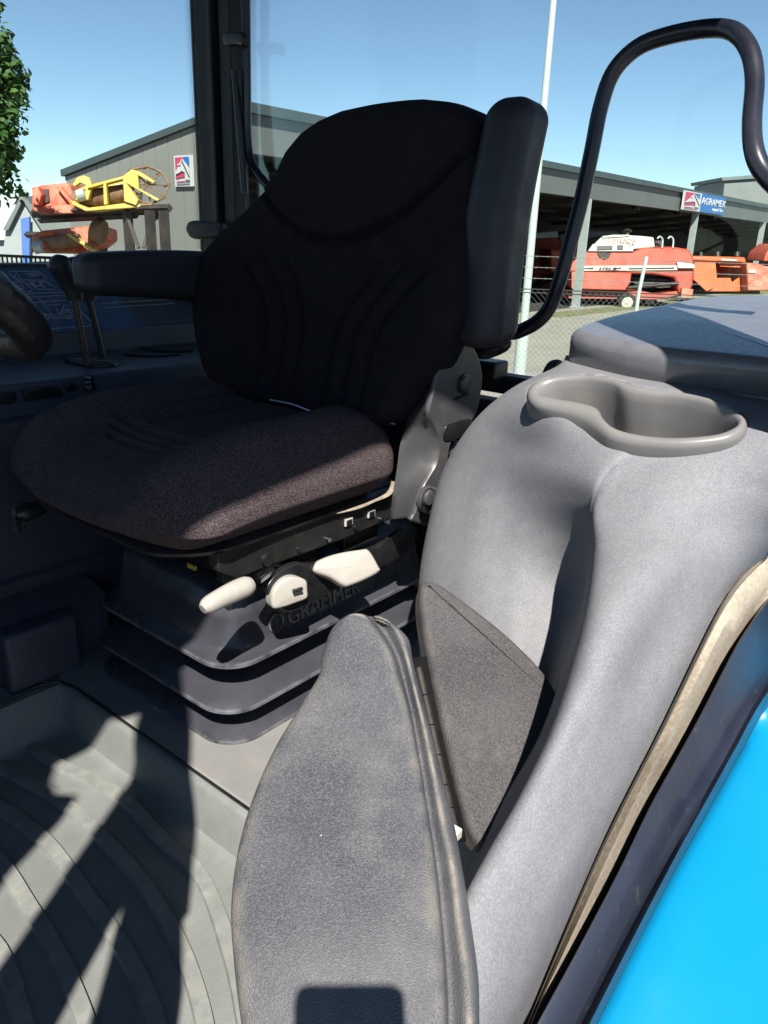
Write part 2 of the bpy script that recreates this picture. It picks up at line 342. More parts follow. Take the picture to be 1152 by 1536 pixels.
a0 = PU(264.5, 280, UW-.07); tl = PU(261, 234, UW-.07); br = PU(291, 275, UW-.07)
W = (br-a0).length; xd = V((0, -1, 0)); yd = V((0, 0, 1)); H = (tl.z-a0.z)
MB().box((UW-.1, a0.y-W, a0.z), (UW-.06, a0.y, a0.z+H)).build('board', sign_w, sg, smooth=False)
sign_logo(V((UW-.1, a0.y, a0.z)), xd, yd, W, H, sg)
sf = thing('company_sign', 'blue and white AGRAMEX sign on the fascia of the long shed', 'sign', (40, V0, 1.7))
u0s, u1s, u2s = 37.3, 39.7, 43.3; zb, zt = 1.66, 2.46
MB().box((u0s, V0-.16, zb), (u1s, V0-.13, zt)).build('white_board', sign_w, sf, smooth=False)
MB().box((u1s, V0-.16, zb), (u2s, V0-.13, zt)).build('blue_board', sign_blue, sf, smooth=False)
sign_logo(V((u0s, V0-.16, zb)), V((1, 0, 0)), V((0, 0, 1)), u1s-u0s, zt-zb, sf)
text('lettering', 'AGRAMEX', (u1s+.05, V0-.165, zb+.36), (1, 0, 0), (0, 0, 1), .42, sign_w, sf, .01, shear=.1, sx=1.82, bold=.02)
text('lettering', 'export b.v.', (u2s-.15, V0-.165, zb+.12), (1, 0, 0), (0, 0, 1), .24, sign_w, sf, .01, align='RIGHT', sx=1.6, bold=.02)
# lamp pole
lp = thing('lamp_post', 'tall pale green lamp post rising behind the wire fence', 'lamp post', PD(778, 640, 12.2)); lp.location.z = 0
b0 = PD(779, 560, 13.0); MB().tube([V((b0.x, b0.y, -2.3)), V((b0.x, b0.y, 1.2)), V((b0.x, b0.y, 6.5))], [.07, .058, .034], 16).build('pole', poleg, lp)
MB().cyl(V((b0.x, b0.y, -2.3)), V((b0.x, b0.y, -1.35)), .105).build('base_sleeve', poleg, lp)
MB().tube([V((b0.x, b0.y, 6.5)), V((b0.x, b0.y, 6.7)), V((b0.x-.8, b0.y-.3, 6.85))], .04, 8).build('arm', poleg, lp)
MB().box(V((b0.x-1.3, b0.y-.45, 6.8)), V((b0.x-.75, b0.y-.2, 6.92))).build('lamp_head', galv, lp, bevel=.03)
# chain link fence (right)
fr = thing('wire_fence', 'chain link fence with barbed wire strands between tractor and shed', 'fence', V((8.6, 4, -2.3)))
F0 = V((8.325, 4.353, 0)); fd = V((.593, -.805, 0)); Lf = 3.6; Lb = 1.3; zt, zb = -.5, -2.25
m = MB()
hh = zt-zb; step = .065; s_ = -Lb
def seg(m, a, b, r):
    d = (b-a).normalized(); x = d.cross(V((0, 0, 1))).normalized() if abs(d.z) < .95 else V((1, 0, 0)); y = d.cross(x)
    R = [[p+x*r, p+y*r, p-x*r, p-y*r] for p in (a, b)]; m.rings(R, False, False)
while s_ < Lf:
    for sg_ in (1, -1):
        a = F0+fd*s_; b = F0+fd*(s_+sg_*hh); seg(m, V((a.x, a.y, zb)), V((b.x, b.y, zt)), .0016)
    s_ += step
m.build('wire_mesh', fence_m, fr, smooth=False)
m = MB()
for z in (zt, zt-.04, zb+.05): seg(m, F0+fd*(-Lb)+V((0, 0, z)), F0+fd*(Lf+1.5)+V((0, 0, z)), .006)
m.build('top_wire', barm, fr, smooth=False)
for z in (zt+.12, zt+.24, zt+.36):
    m = MB(); seg(m, F0+fd*(-Lb)+V((0, 0, z)), F0+fd*(Lf+1.5)+V((0, 0, z)), .003)
    k = -Lb
    while k < Lf+1.5:
        p = F0+fd*k+V((0, 0, z)); seg(m, p+V((0, 0, .012)), p-V((.008, 0, .012)), .0018); k += .12
    m.build('barbed_wire', fence_m, fr, smooth=False)
for k in (.97, 3.9):
    p = F0+fd*k; m = MB(); m.tube([p+V((0, 0, -2.3)), p+V((0, 0, zt)), p+V((.03, -.02, zt+.4))], .022, 10); m.build('fence_post', poleg, fr)
# ---- combine harvester
cd = 31.0
ch = thing('combine_harvester', 'faded red combine harvester with white engine cover parked at the shed edge', 'combine', PD(930, 465, cd)); ch.location.z = 0
def pp(pts, d, th, name, mt, root, bev=0, sm=False): return pxprism(pts, d, th).build(name, mt, root, bevel=bev, smooth=sm or bev > 0)
pp([(826, 374), (880, 377), (950, 378), (963, 372), (1010, 370), (1034, 374), (1040, 385), (1042, 402), (1040, 428), (1033, 443), (1018, 441), (1012, 417), (980, 412), (826, 408)], cd, 2.6, 'body', red_m, ch, .09)
pp([(838, 407), (948, 409), (946, 424), (938, 436), (858, 434), (842, 420)], cd-.25, 2.2, 'grain_tank', red_m, ch, .05)
pp([(946, 415), (1012, 419), (1016, 430), (990, 432), (952, 426)], cd+.4, 1.6, 'chaff_sieve', darkm, ch)
pp([(838, 434), (960, 436), (985, 441), (1020, 436), (1020, 442), (985, 449), (838, 447)], cd+.1, 1.8, 'lower_frame', red_m, ch)
pp([(887, 376), (894, 364), (903, 356), (925, 352), (962, 354), (981, 356), (983, 371), (952, 374), (948, 377)], cd+.1, 1.9, 'engine_cover', cream, ch, .06)
pp([(882, 377), (890, 366), (940, 366), (951, 377)], cd-.05, .12, 'side_cover', cream, ch, .02)
pp([(896, 368.5), (919, 368), (919, 374), (895, 374.5)], cd-.09, .03, 'louvre', steel_dusty, ch)
pp([(926, 367.5), (935, 367.5), (935, 373.5), (926, 374)], cd-.09, .03, 'louvre', steel_dusty, ch)
pp([(904, 354), (943, 352), (944, 354), (904, 356.5)], cd+.05, 1.2, 'roof_rail', cream, ch)
pp([(876, 399), (1016, 398), (1017, 405), (876, 406)], cd-.06, .05, 'stripe', cream, ch)
for a, b in ((876, 890), (919, 932), (943, 1012)): pp([(a, 402), (b, 401), (b, 402.6), (a, 403.5)], cd-.09, .02, 'stripe_dash', darkm, ch)
pp([(896, 379), (917, 379), (914, 385), (907, 389), (900, 386)], cd-.04, .03, 'air_screen', darkm, ch)
pp([(1016, 393), (1041, 396), (1042, 402), (1017, 402)], cd-.14, .1, 'tail_stripe', cream, ch)
pp([(1023, 432), (1040, 434), (1038, 446), (1022, 445)], cd-.16, .3, 'straw_hood', faded_or, ch)
pd0 = PD(913, 363, cd-.02)
rr = V((_r0.x, _r0.y, 0)).normalized()
text('lettering', 'LAVERDA', PD(912, 363.5, cd-.02), rr, (0, 0, 1), .22, red_m, ch, .01, sx=1.2)
text('lettering', '3790 R', PD(898, 404.5, cd-.08), rr, (0, 0, 1), .17, darkm, ch, .01, sx=1.5)
for x in (990, 1006):
    MB().tube([PD(x+3, 372, cd), PD(x+4, 360, cd), PD(x, 355, cd), PD(x-4, 358, cd)], .035, 8, smooth=4).build('ladder_rail', galv, ch)
pp([(983, 361), (994, 361), (996, 368), (984, 369)], cd+.3, .8, 'step_box', darkm, ch)
MB().cyl(PD(941, 354, cd+.8), PD(941, 346, cd+.8), .07).build('exhaust', darkm, ch)
MB().cyl(PD(941, 347, cd+.8), PD(941, 344, cd+.8), .2, 12, .08).build('exhaust_cap', darkm, ch)
def wheel(x, y, d, r, w_, root, rimc):
    c = PD(x, y, d); ax = hd
    m = MB(); R = []
    for rr_, o in ((.62, 0), (.92, -.02), (1, .1), (1, .9), (.92, 1.0), (.62, 1.0)):
        R.append([c+ax*(o*w_)+(rr*math.cos(t)+V((0, 0, 1))*math.sin(t))*r*rr_ for t in [2*math.pi*k/28 for k in range(28)]])
    m.rings(R); wo_ = m.build('wheel', tyre, root)
    m = MB(); R = []
    for rr_, o in ((.62, -.01), (.56, .08), (.3, .12), (.22, -.02), (.12, -.04)):
        R.append([c+ax*(o*w_)+(rr*math.cos(t)+V((0, 0, 1))*math.sin(t))*r*rr_ for t in [2*math.pi*k/28 for k in range(28)]])
    m.rings(R); q = m.build('rim', rimc, wo_)
wheel(941, 454, cd-.2, .36, .4, ch, cream)
wheel(975, 455, cd+1.8, .32, .4, ch, cream)
wheel(862, 440, cd+.6, .75, .5, ch, darkm)
MB().tube([PD(893, 436, cd), PD(1018, 425, cd)], .07, 8).build('drive_shaft', darkm, ch)
# second combine, deep in shade at left
c2 = thing('combine_harvester', 'dark red combine with grey hood deeper inside the shed behind the front one', 'combine', PD(830, 440, 37)); c2.location.z = 0
pp([(790, 357), (832, 352), (850, 372), (870, 378), (870, 418), (790, 425)], 36, 2.4, 'body', red_m, c2, .08)
pp([(838, 352), (862, 345), (925, 346), (934, 352), (934, 378), (842, 378)], 37, 2.4, 'hood', clad_side, c2, .1)
pp([(800, 350), (836, 346), (838, 356), (800, 358)], 35.5, 1.5, 'cab_roof', cream, c2, .05)
pp([(806, 360), (826, 358), (828, 392), (806, 395)], 35.6, .2, 'cab_window', glass, c2)
wheel(826, 440, 35, .8, .6, c2, red_m)
# orange machines
o1 = thing('grain_header', 'bright orange harvester header standing right of the red combine', 'header', PD(1080, 440, 34)); o1.location.z = 0
pp([(1038, 391), (1120, 394), (1122, 437), (1060, 437), (1046, 420), (1040, 420)], 34.5, .3, 'back_panel', orange_m, o1, .02)
pp([(1038, 384), (1118, 386), (1120, 394), (1038, 391)], 33.4, 1.0, 'top_beam', orange_m, o1, .06)
pp([(1073, 391), (1076, 420), (1070, 432), (1060, 437), (1040, 419), (1042, 392)], 33.5, .1, 'side_panel', orange_m, o1, .01)
pp([(1078, 391), (1112, 393), (1114, 402), (1080, 400)], 33.6, .3, 'baffle', orange_m, o1, .02)
pp([(1076, 417), (1096, 417), (1098, 424), (1118, 410), (1122, 437), (1060, 437)], 33.6, .12, 'lower_shield', orange_m, o1, .01)
pp([(1082, 388), (1105, 389.5), (1105, 391.5), (1082, 390.5)], 33.35, .03, 'name_plate', cream, o1)
pp([(1040, 433), (1140, 436), (1140, 441), (1040, 441)], 34, .8, 'skid', darkm, o1)
for x, r_ in ((1051, .1), (1076, .13), (1105, .14)): MB().cyl(PD(x, 386, 34), PD(x, 379, 34), r_, 12).build('knob', steel_dusty, o1)
o2 = thing('grain_header', 'pale faded orange machine at the right edge beside the bright orange header', 'header', PD(1140, 440, 33)); o2.location.z = 0
pp([(1120, 394), (1135, 395), (1152, 400), (1190, 402), (1190, 437), (1122, 436)], 33, 1.8, 'body', faded_or, o2, .06)
pp([(1123, 405), (1133, 405), (1133, 409), (1123, 409)], 32.95, .04, 'name_plate', cream, o2)
pp([(1150, 378), (1165, 366), (1200, 366), (1200, 392), (1145, 392)], 35, 1.8, 'rear_hood', red_m, o2, .05)
# ---- header rack on the left
hr = thing('steel_rack', 'dark steel rack carrying the old harvester headers beside the side wall', 'rack', PD(190, 380, 15)); hr.location.z = 0
def bar(m, x0, y0, x1, y1, d, r=.06, d1=None): a = PD(x0, y0, d); b = PD(x1, y1, d1 or d); m.tube([a, b], r*1.2, 4)
for x, dd in ((152, 16.6), (193, 15.2), (226, 14.6), (247, 14.4)):
    a = PD(x, 345, dd); m = MB(); m.box(V((a.x-.07, a.y-.07, -2.3)), V((a.x+.07, a.y+.07, PD(x, 316, dd).z))); m.build('post', darkm, hr, smooth=False)
for i, (x0, y0, x1, y1, d0, d1) in enumerate(((50, 318, 255, 312, 17, 14.4), (50, 322, 250, 316, 17.6, 15.2), (60, 330, 205, 322, 17, 15.2), (40, 352, 150, 356, 18, 16))):
    m = MB(); bar(m, x0, y0, x1, y1, d0, .06, d1); m.build('beam', darkm, hr, smooth=False)
for (x0, y0, x1, y1) in ((193, 330, 208, 372), (215, 372, 226, 332), (226, 332, 247, 318)):
    m = MB(); bar(m, x0, y0, x1, y1, 14.8, .035); m.build('brace', darkm, hr, smooth=False)
yh = thing('grain_header', 'yellow harvester header with rusty reel lying on top of the steel rack', 'header', PD(180, 314, 15))
D = 15.2
pp([(108, 306), (112, 286), (128, 279), (185, 264), (186, 305), (128, 313)], D+.55, .05, 'back_plate', yellow_m, yh)
pp([(104, 300), (130, 312), (190, 304), (205, 307), (228, 306), (226, 310), (128, 317), (106, 306)], D-.35, .8, 'trough', yellow_m, yh, .02)
pp([(108, 277), (115, 266), (124, 263), (133, 266), (137, 274), (136, 286), (132, 300), (112, 300), (120, 290), (128, 286), (128, 277), (120, 274), (112, 280)], D-.3, .12, 'drive_guard', yellow_m, yh, .015)
pp([(130, 279), (186, 264), (188, 268), (131, 283)], D-.35, .25, 'top_beam', yellow_m, yh, .02)
pp([(184, 264), (197, 254), (208, 257), (232, 272), (230, 275), (207, 263), (208, 283), (238, 299), (236, 302), (190, 275), (207, 300), (204, 308), (186, 302)], D-.4, .15, 'end_plate', yellow_m, yh, .01)
pp([(155, 275), (159, 274), (161, 306), (156, 307)], D-.36, .1, 'divider', yellow_m, yh)
pp([(165, 279), (180, 276), (181, 297), (165, 300)], D+.2, .05, 'guard_mesh', galv, yh)
pp([(190, 283), (208, 291), (206, 304), (188, 299)], D-.2, .3, 'side_box', cream, yh, .02)
MB().tube([PD(112, 300, D), PD(140, 297, D), PD(188, 290, D)], .17, 12).build('auger', rustm, yh)
MB().cyl(PD(117, 294, D-.3), PD(128, 291, D-.3), .11).build('drive_motor', galv, yh)
m = MB(); cR = (221, 277)
hexp = [(200, 254), (223, 250), (243, 259), (254, 277), (247, 296), (226, 306), (205, 300), (198, 276)]
for dd in (D-.3, D+1.2):
    for i in range(8):
        (a, b), (c, e) = hexp[i], hexp[(i+1) % 8]; m.tube([PD(a, b, dd), PD(c, e, dd)], .022, 5)
        m.tube([PD(a, b, dd), PD(cR[0], cR[1], dd)], .015, 5)
for i in range(8): m.tube([PD(hexp[i][0], hexp[i][1], D-.3), PD(hexp[i][0]-8, hexp[i][1]+3, D+1.2)], .018, 5)
m.build('reel', rustm, yh)
oh = thing('grain_header', 'faded orange header on the rack left of the yellow one', 'header', PD(80, 320, 16))
D = 16.4
pp([(47, 300), (48, 283), (60, 278), (98, 274), (104, 276), (115, 302), (113, 318), (60, 321), (48, 315)], D, .9, 'body', faded_or, oh, .04)
pp([(57, 284), (72, 284), (74, 302), (60, 308)], D-.04, .05, 'opening', darkm, oh)
pp([(47, 281), (56, 280), (62, 292), (58, 308), (50, 312)], D-.25, .25, 'end_plate', faded_or, oh, .03)
pp([(84, 280), (90, 279), (114, 308), (112, 316)], D-.15, .2, 'rib', faded_or, oh, .02)
pp([(52, 310), (113, 306), (114, 320), (62, 322)], D-.3, .3, 'trough', faded_or, oh, .03)
l2 = thing('grain_header', 'weathered orange and red header on the lower level of the rack', 'header', PD(100, 376, 16))
D = 16.0
pp([(48, 376), (48, 352), (62, 346), (110, 341), (140, 338), (157, 344), (158, 362), (142, 374), (120, 381), (60, 380)], D+.1, .8, 'body', faded_or, l2, .04)
pp([(56, 350), (80, 347), (82, 352), (58, 354)], D-.2, .2, 'top_beam', orange_m, l2, .02)
pp([(70, 358), (82, 356), (80, 373), (68, 374)], D+.05, .05, 'opening', darkm, l2)
pp([(98, 352), (104, 350), (142, 374), (138, 378)], D-.25, .2, 'divider_arm', yellow_m, l2, .02)
pp([(46, 366), (66, 364), (66, 378), (46, 379)], D-.3, .3, 'end_box', orange_m, l2, .03)
MB().tube([PD(52, 372, D-.35), PD(64, 370, D-.35)], .12, 12).build('drive_motor', galv, l2)
MB().tube([PD(140, 345, D-.1), PD(154, 350, D-.1)], [.22, .26], 14).build('drum', rustm, l2)
MB().tube([PD(62, 366, D-.1), PD(120, 360, D-.1)], .13, 12).build('auger', rustm, l2)
# far houses
fb = thing('farm_building', 'pale gabled building with a blue door beyond the racks', 'building', PD(30, 370, 48)); fb.location.z = 0
pp([(8, 345), (33, 297), (62, 345), (180, 345), (180, 392), (4, 392)], 48, .5, 'wall', wall_pale, fb)
pp([(4, 345), (32, 293), (37, 293), (46, 306), (160, 306), (185, 348), (64, 348), (34, 300), (12, 345)], 47.6, 6, 'roof', clad, fb)
pp([(31, 328), (44, 325), (44, 400), (34, 400)], 47.5, .2, 'door', door_blue, fb)
fb2 = thing('farm_building', 'low pale building with light roof at the left edge', 'building', PD(0, 370, 60)); fb2.location.z = 0
pp([(-60, 303), (24, 297), (22, 318), (6, 360), (-60, 360)], 60, 4, 'roof', roof_pale, fb2)
pp([(-60, 355), (8, 355), (8, 395), (-60, 395)], 60.5, 4, 'wall', wall_pale, fb2)
fb3 = thing('storage_shed', 'grey low shed with pale roof behind the lower header', 'building', PD(90, 370, 30)); fb3.location.z = 0
# bar fence left
lf = thing('bar_fence', 'black vertical bar fence seen past the left window edge', 'fence', PD(50, 400, 17)); lf.location.z = 0
bpy.data.objects.remove(fb3)
A = PD(-60, 374, 16.5); B = PD(215, 380, 15.5)
A.z = B.z = -.62
m = MB(); m.tube([A, B], .03, 4); m.tube([A-V((0, 0, 1.5)), B-V((0, 0, 1.5))], .025, 4); m.build('rail', barm, lf, smooth=False)
n = 38
for i in range(n+1):
    p = A.lerp(B, i/n); m = MB(); m.box(V((p.x-.014, p.y-.014, -2.28)), V((p.x+.014, p.y+.014, -.6))); m.build('bar', barm, lf, smooth=False)
# tree on the left edge
tr = thing('broadleaf_tree', 'leafy green tree at the left edge of the view', 'tree', PD(-80, 380, 12)); tr.location.z = 0
tb = PD(-95, 160, 12.5)
MB().tube([V((tb.x, tb.y, -2.3)), V((tb.x+.05, tb.y, -.8)), V((tb.x, tb.y+.1, .8)), V((tb.x, tb.y, 3.2))], [.17, .14, .11, .05], 10, smooth=4).build('trunk', bark, tr)
m = MB()
for k in range(9):
    a = k*2.4; z = .1+k*.3; m.tube([V((tb.x, tb.y, z)), V((tb.x+.5*math.cos(a), tb.y+.5*math.sin(a), z+.35)), V((tb.x+.95*math.cos(a), tb.y+.95*math.sin(a), z+.5))], [.05, .03, .012], 6)
m.build('limbs', bark, tr)
m = MB(); rnd = random.Random(3)
cl = []
for i in range(380):
    z = rnd.uniform(.62, 3.9); rad = 1.27*math.sqrt(max(.05, 1-((z-1.95)/2.0)**2)); a = rnd.uniform(0, 6.283); q = rad*rnd.uniform(.45, 1.0)
    cl.append((V((tb.x+q*math.cos(a), tb.y+q*math.sin(a), z)), rnd.uniform(.2, .36)))
for c, r_ in cl:
    for k in range(75):
        d_ = V((rnd.gauss(0, 1), rnd.gauss(0, 1), rnd.gauss(0, 1))).normalized(); p = c+d_*r_*rnd.uniform(.5, 1.05)
        n_ = (d_+V((rnd.gauss(0, .5), rnd.gauss(0, .5), .6+rnd.gauss(0, .4)))).normalized(); x = n_.orthogonal().normalized(); ang = rnd.uniform(0, 6.28)
        x = Matrix.Rotation(ang, 3, n_) @ x; y = n_.cross(x); L_ = rnd.uniform(.05, .09)
        m.add([p-x*L_, p-x*L_*.3+y*L_*.6, p+x*L_*.2+y*L_*.35, p+x*L_*1.1-n_*L_*.25, p+x*L_*.2-y*L_*.35, p-x*L_*.3-y*L_*.6], [(0, 1, 2, 3, 4, 5)])
m.build('crown', leafm, tr, smooth=False)

# ================================================================== CAB
cab = thing('tractor_cab', 'open dark tractor cab frame with roof pillars and rear window around the seat', 'cab', (.8, 1.14, -.87))
# platform / floor
m = MB(); m.box((.648, .16, -1.1), (1.75, 2.1, -.862)); m.build('platform', platform_m, cab, bevel=.006)
fm = thing('floor_mat', 'grey rubber floor mat with curved raised ribs in front of the seat', 'floor mat', (.3, .8, -.94))
def floor_h(u, v):
    e = max(sstep(.612, .641, u), sstep(1.285, 1.335, v), sstep(.30, .22, v))
    return -.942+.078*e
m = MB(); NU, NV = 150, 100; U0, U1, VA, VB = -.7, .643, .18, 1.42
vs = [V((U0+(U1-U0)*i/NU, VA+(VB-VA)*j/NV, 0)) for i in range(NU+1) for j in range(NV+1)]
for p in vs: p.z = floor_h(p.x, p.y)+.0015*mnoise.noise(p*9)
m.add(vs, [(i*(NV+1)+j, i*(NV+1)+j+1, (i+1)*(NV+1)+j+1, (i+1)*(NV+1)+j) for i in range(NU) for j in range(NV)])
m.build('mat_sheet', floor_mat, fm, solid=.006)
ribs = [[(-60, 1082), (26, 1108), (78, 1143), (174, 1191), (243, 1260), (304, 1321), (347, 1434), (370, 1540), (385, 1640)],
        [(-60, 1125), (0, 1152), (87, 1200), (152, 1256), (217, 1330), (269, 1417), (304, 1521), (320, 1640)],
        [(-60, 1178), (0, 1213), (65, 1260), (113, 1321), (169, 1400), (213, 1477), (240, 1560), (258, 1650)],
        [(-60, 1250), (0, 1295), (43, 1360), (87, 1434), (130, 1536), (155, 1640)],
        [(-60, 1370), (0, 1430), (35, 1536), (55, 1640)],
        [(40, 1085), (110, 1075), (190, 1112), (270, 1180), (340, 1250), (385, 1330)]]
for i, rb in enumerate(ribs):
    pts = spline([PZ(x, y, -.942) for x, y in rb], 8); R = []
    wd = .0135 if i < 5 else .004
    for k, p in enumerate(pts):
        t = (pts[min(k+1, len(pts)-1)]-pts[max(k-1, 0)]).normalized(); q = V((-t.y, t.x, 0))
        R.append([p+q*wd+V((0, 0, -.003)), p+q*(wd-.003)+V((0, 0, .0065)), p-q*(wd-.003)+V((0, 0, .0065)), p-q*wd+V((0, 0, -.003))])
    MB().rings(R).build('rib', rib_m, fm, smooth=False)
# mat lip seam
MB().tube([V((.6455, .2, -.862)), V((.6455, 1.30, -.862)), V((.635, 1.335, -.861)), V((.60, 1.352, -.861)), V((-.6, 1.352, -.861))], .0028, 6).build('lip', blackmetal, fm)
# raised ridges on the platform near the seat
# --- roof
m = MB(); hdr = [(-1.0, .96), (-.42, .955), (-.38, .915), (-.33, .895), (-.21, .892), (0, .889), (.1, .901), (.2, .914), (.3, .932), (.38, .925), (.45, .895), (.50, .875), (.58, .84), (.66, .79), (.74, .72), (.80, .66), (.838, .597), (1.045, .60), (1.05, .95), (1.8, .95)]
m.prism([V((u, .174, z)) for u, z in hdr]+[V((1.8, .174, 1.16)), V((-1.0, .174, 1.16))], (0, .012, 0)); m.build('door_header', cab_dark, cab, smooth=False)
m = MB(); m.box((-1.0, .21, 1.0), (1.8, 2.12, 1.16)); m.build('roof', lining, cab, bevel=.02)
# --- pillars at the door side; outlines traced back from the shadow edges they cast
front = [(.840, .594), (.851, .395), (.867, .254), (.874, .2), (.872, .13), (.875, .03), (.91, -.10), (1.0, -.28), (1.06, -.40)]
rear = [(1.20, -.40), (1.14, -.25), (1.075, -.05), (1.057, .05), (1.055, .2), (1.06, .55), (1.045, .594)]
fr_s = spline([V((u, .174, z)) for u, z in front], 5)
m = MB(); m.prism(fr_s+[V((u, .174, z)) for u, z in rear], (0, .012, 0)); m.build('door_pillar', cab_dark, cab, smooth=False)
m = MB(); m.prism([V((u, .174, z)) for u, z in [(-.25, 1.07), (-.216, .87), (-.180, .68), (-.142, .43), (-.12, .22), (-.11, .12), (-.16, .09), (-.183, .024), (-.18, -.35), (-.22, -.35), (-.234, .02), (-.244, .288), (-.27, .74), (-.30, 1.07)]], (0, .012, 0)); m.build('front_pillar', cab_dark, cab, smooth=False)  # unseen pillar, outline notched to leave the sunlit slits on the floor
m = MB(); m.prism([V((u, .174, z)) for u, z in [(-.12, .12), (-.09, -.05), (-.07, -.35), (-.165, -.35), (-.175, .02), (-.165, .075)]], (0, .012, 0)); m.build('shadow_slit_strip', cab_dark, cab, smooth=False)  # unseen strip added beside the pillar to bound the second sunlit slit
splate = thing('shadow_plate', 'unseen dark plate added ahead of the door opening to shape the floor shadow', 'shadow plate', (-.4, .2, .3))
m = MB(); m.prism([V((u, .174, z)) for u, z in [(-.338, 1.0), (-.31, 1.0), (-.275, .74), (-.25, .288), (-.307, .09), (-.36, -.1), (-.52, -.1), (-.444, .31), (-.355, .6), (-.316, .72)]], (0, .012, 0)); m.build('shadow_plate_outline', cab_dark, splate, smooth=False)  # invented outline, shaped only for the dark area it throws on the floor
m = MB(); m.prism([V((u, .174, z)) for u, z in [(-.66, 1.1), (-.55, .95), (-.545, .90), (-.50, .80), (-.455, .757), (-.47, .70), (-.52, .62), (-.533, .585), (-.56, .45), (-.58, .2), (-.62, -.3), (-.95, -.3), (-.95, 1.1)]], (0, .012, 0)); m.build('front_shadow_plate', cab_dark, cab, smooth=False)  # unseen plate added to shade the floor left of the sunlit band
m = MB(); m.box((-.98, .2, -1.1), (-.9, 2.1, -.25)); m.build('front_bulkhead', cab_dark, cab)  # bulkhead and dashboard, out of view, added to block sky light from ahead
m = MB(); m.box((-.9, .62, -.95), (-.45, 1.66, -.2)); m.build('dashboard', cab_dark, cab, bevel=.05)
m = MB(); m.box((-.96, .22, -.25), (-.955, 2.08, 1.0)); m.build('windscreen', glass, cab, smooth=False)
# rear corner pillar, far side
m = MB(); m.box((1.60, 1.93, -.6), (1.68, 2.075, 1.0)); m.box((1.585, 1.885, -.6), (1.63, 1.935, 1.0)); m.box((1.592, 1.985, -.6), (1.60, 2.0, 1.0)); m.box((1.57, 1.95, -.6), (1.60, 1.965, 1.0))
m.build('corner_pillar', cab_dark, cab, bevel=.008)
m = MB(); m.tube([PU(345, 55, 1.58), PU(347, 70, 1.58)], .008, 8); m.tube([PU(346, 60, 1.578), PU(352, 105, 1.578)], .003, 8); m.tube([PU(352, 105, 1.578), PU(367, 290, 1.578)], .0105, 10); m.build('gas_strut', blackmetal, cab)
MB().pad(spline([PU(x, y, 1.575) for x, y in [(343, 52), (362, 50), (372, 52), (372, 70), (360, 68), (345, 70)]], 4, True), (-1, 0, 0), .02, .006).build('strut_bracket', blackmetal, cab)
MB().pad(spline([PU(x, y, 1.555) for x, y in [(286, 345), (290, 333), (305, 331), (325, 333), (340, 336), (338, 356), (315, 358), (295, 358)]], 4, True), (-1, -.3, 0), .03, .012).build('pillar_clamp', armvinyl, cab)
# side window (far) and rear window
m = MB(); m.box((.2, 2.062, -.1), (1.60, 2.066, 1.0)); sw = m.build('side_window', glass, cab, smooth=False)
m = MB()
for c_ in range(4):
    for k in range(150):
        z = -.05+k*.0058+(c_ % 2)*.0029; u = 1.588-c_*.006; r_ = .0024-c_*.0005
        p = V((u, 2.058, z)); m.add([p+V((math.cos(a)*r_, 0, math.sin(a)*r_)) for a in [k2*math.pi/3 for k2 in range(6)]], [(0, 1, 2, 3, 4, 5)])
m.build('frit_dots', frit, sw, smooth=False)
m = MB(); m.box((.2, 2.05, -.115), (1.60, 2.08, -.1)); m.build('window_rail', cab_dark, cab)
m = MB(); m.box((1.63, .25, -.29), (1.634, 1.93, 1.0)); rw = m.build('rear_window', glass, cab, smooth=False)
m = MB(); m.box((1.60, .2, -.345), (1.66, 1.93, -.300)); m.build('rear_frame', cab_dark, cab, bevel=.01)
m = MB(); m.box((1.575, .2, -.9), (1.64, 2.0, -.36)); m.build('rear_panel', cab_dark, cab, bevel=.01)
m = MB(); m.tube([PD(700, 455, 1.62), PD(755, 497, 1.58), PD(790, 492, 1.54), PD(820, 468, 1.51), PD(838, 425, 1.48), PD(855, 365, 1.455), PD(872, 300, 1.43), PD(888, 225, 1.40), PD(901, 160, 1.38), PD(920, 108, 1.36), PD(955, 72, 1.33), PD(1000, 54, 1.3), PD(1060, 43, 1.26), PD(1100, 47, 1.22), PD(1124, 75, 1.19), PD(1132, 120, 1.17), PD(1128, 180, 1.15), PD(1131, 225, 1.13), PD(1146, 259, 1.12), PD(1180, 290, 1.10), PD(1230, 310, 1.08)], .0142, 16, smooth=5)
tag(m.build('grab_rail', frame_gloss), 'bent black tube rail looping high across the right of the rear window', 'grab rail')
m = MB(); m.tube([PU(368, -60, 1.6), PU(369, 30, 1.6), PU(370, 130, 1.6), PU(371, 205, 1.6), PU(377, 243, 1.6), PU(396, 272, 1.6), PU(430, 305, 1.6), PU(480, 340, 1.6)], .0125, 14, smooth=5)
m.tube([PU(355, 61, 1.59), PU(372, 61, 1.6)], .014, 10)
tag(m.build('grab_rail', frame_gloss), 'straight black tube rail beside the corner pillar bending away at its foot', 'grab rail')
MB().pad(spline([PU(x, y, 1.50) for x, y in [(816, 580), (816, 560), (824, 545), (835, 540), (845, 543), (845, 560), (840, 585)]], 4, True), (-1, -.3, .2), .03, .012, back=True).build('window_latch', bracket_m, cab)
m = MB(); a = PU(736, 552, 1.52); m.box(a-V((.03, .03, .022)), a+V((.03, .03, .018))); m.build('window_catch', blackmetal, cab, bevel=.006)
MB().tube([PU(700, 522, 1.45), PU(725, 522, 1.45), PU(755, 514, 1.45), PU(762, 508, 1.45)], [.02, .025, .02, .008], 12, smooth=3).build('catch_lever', frame_gloss, cab)

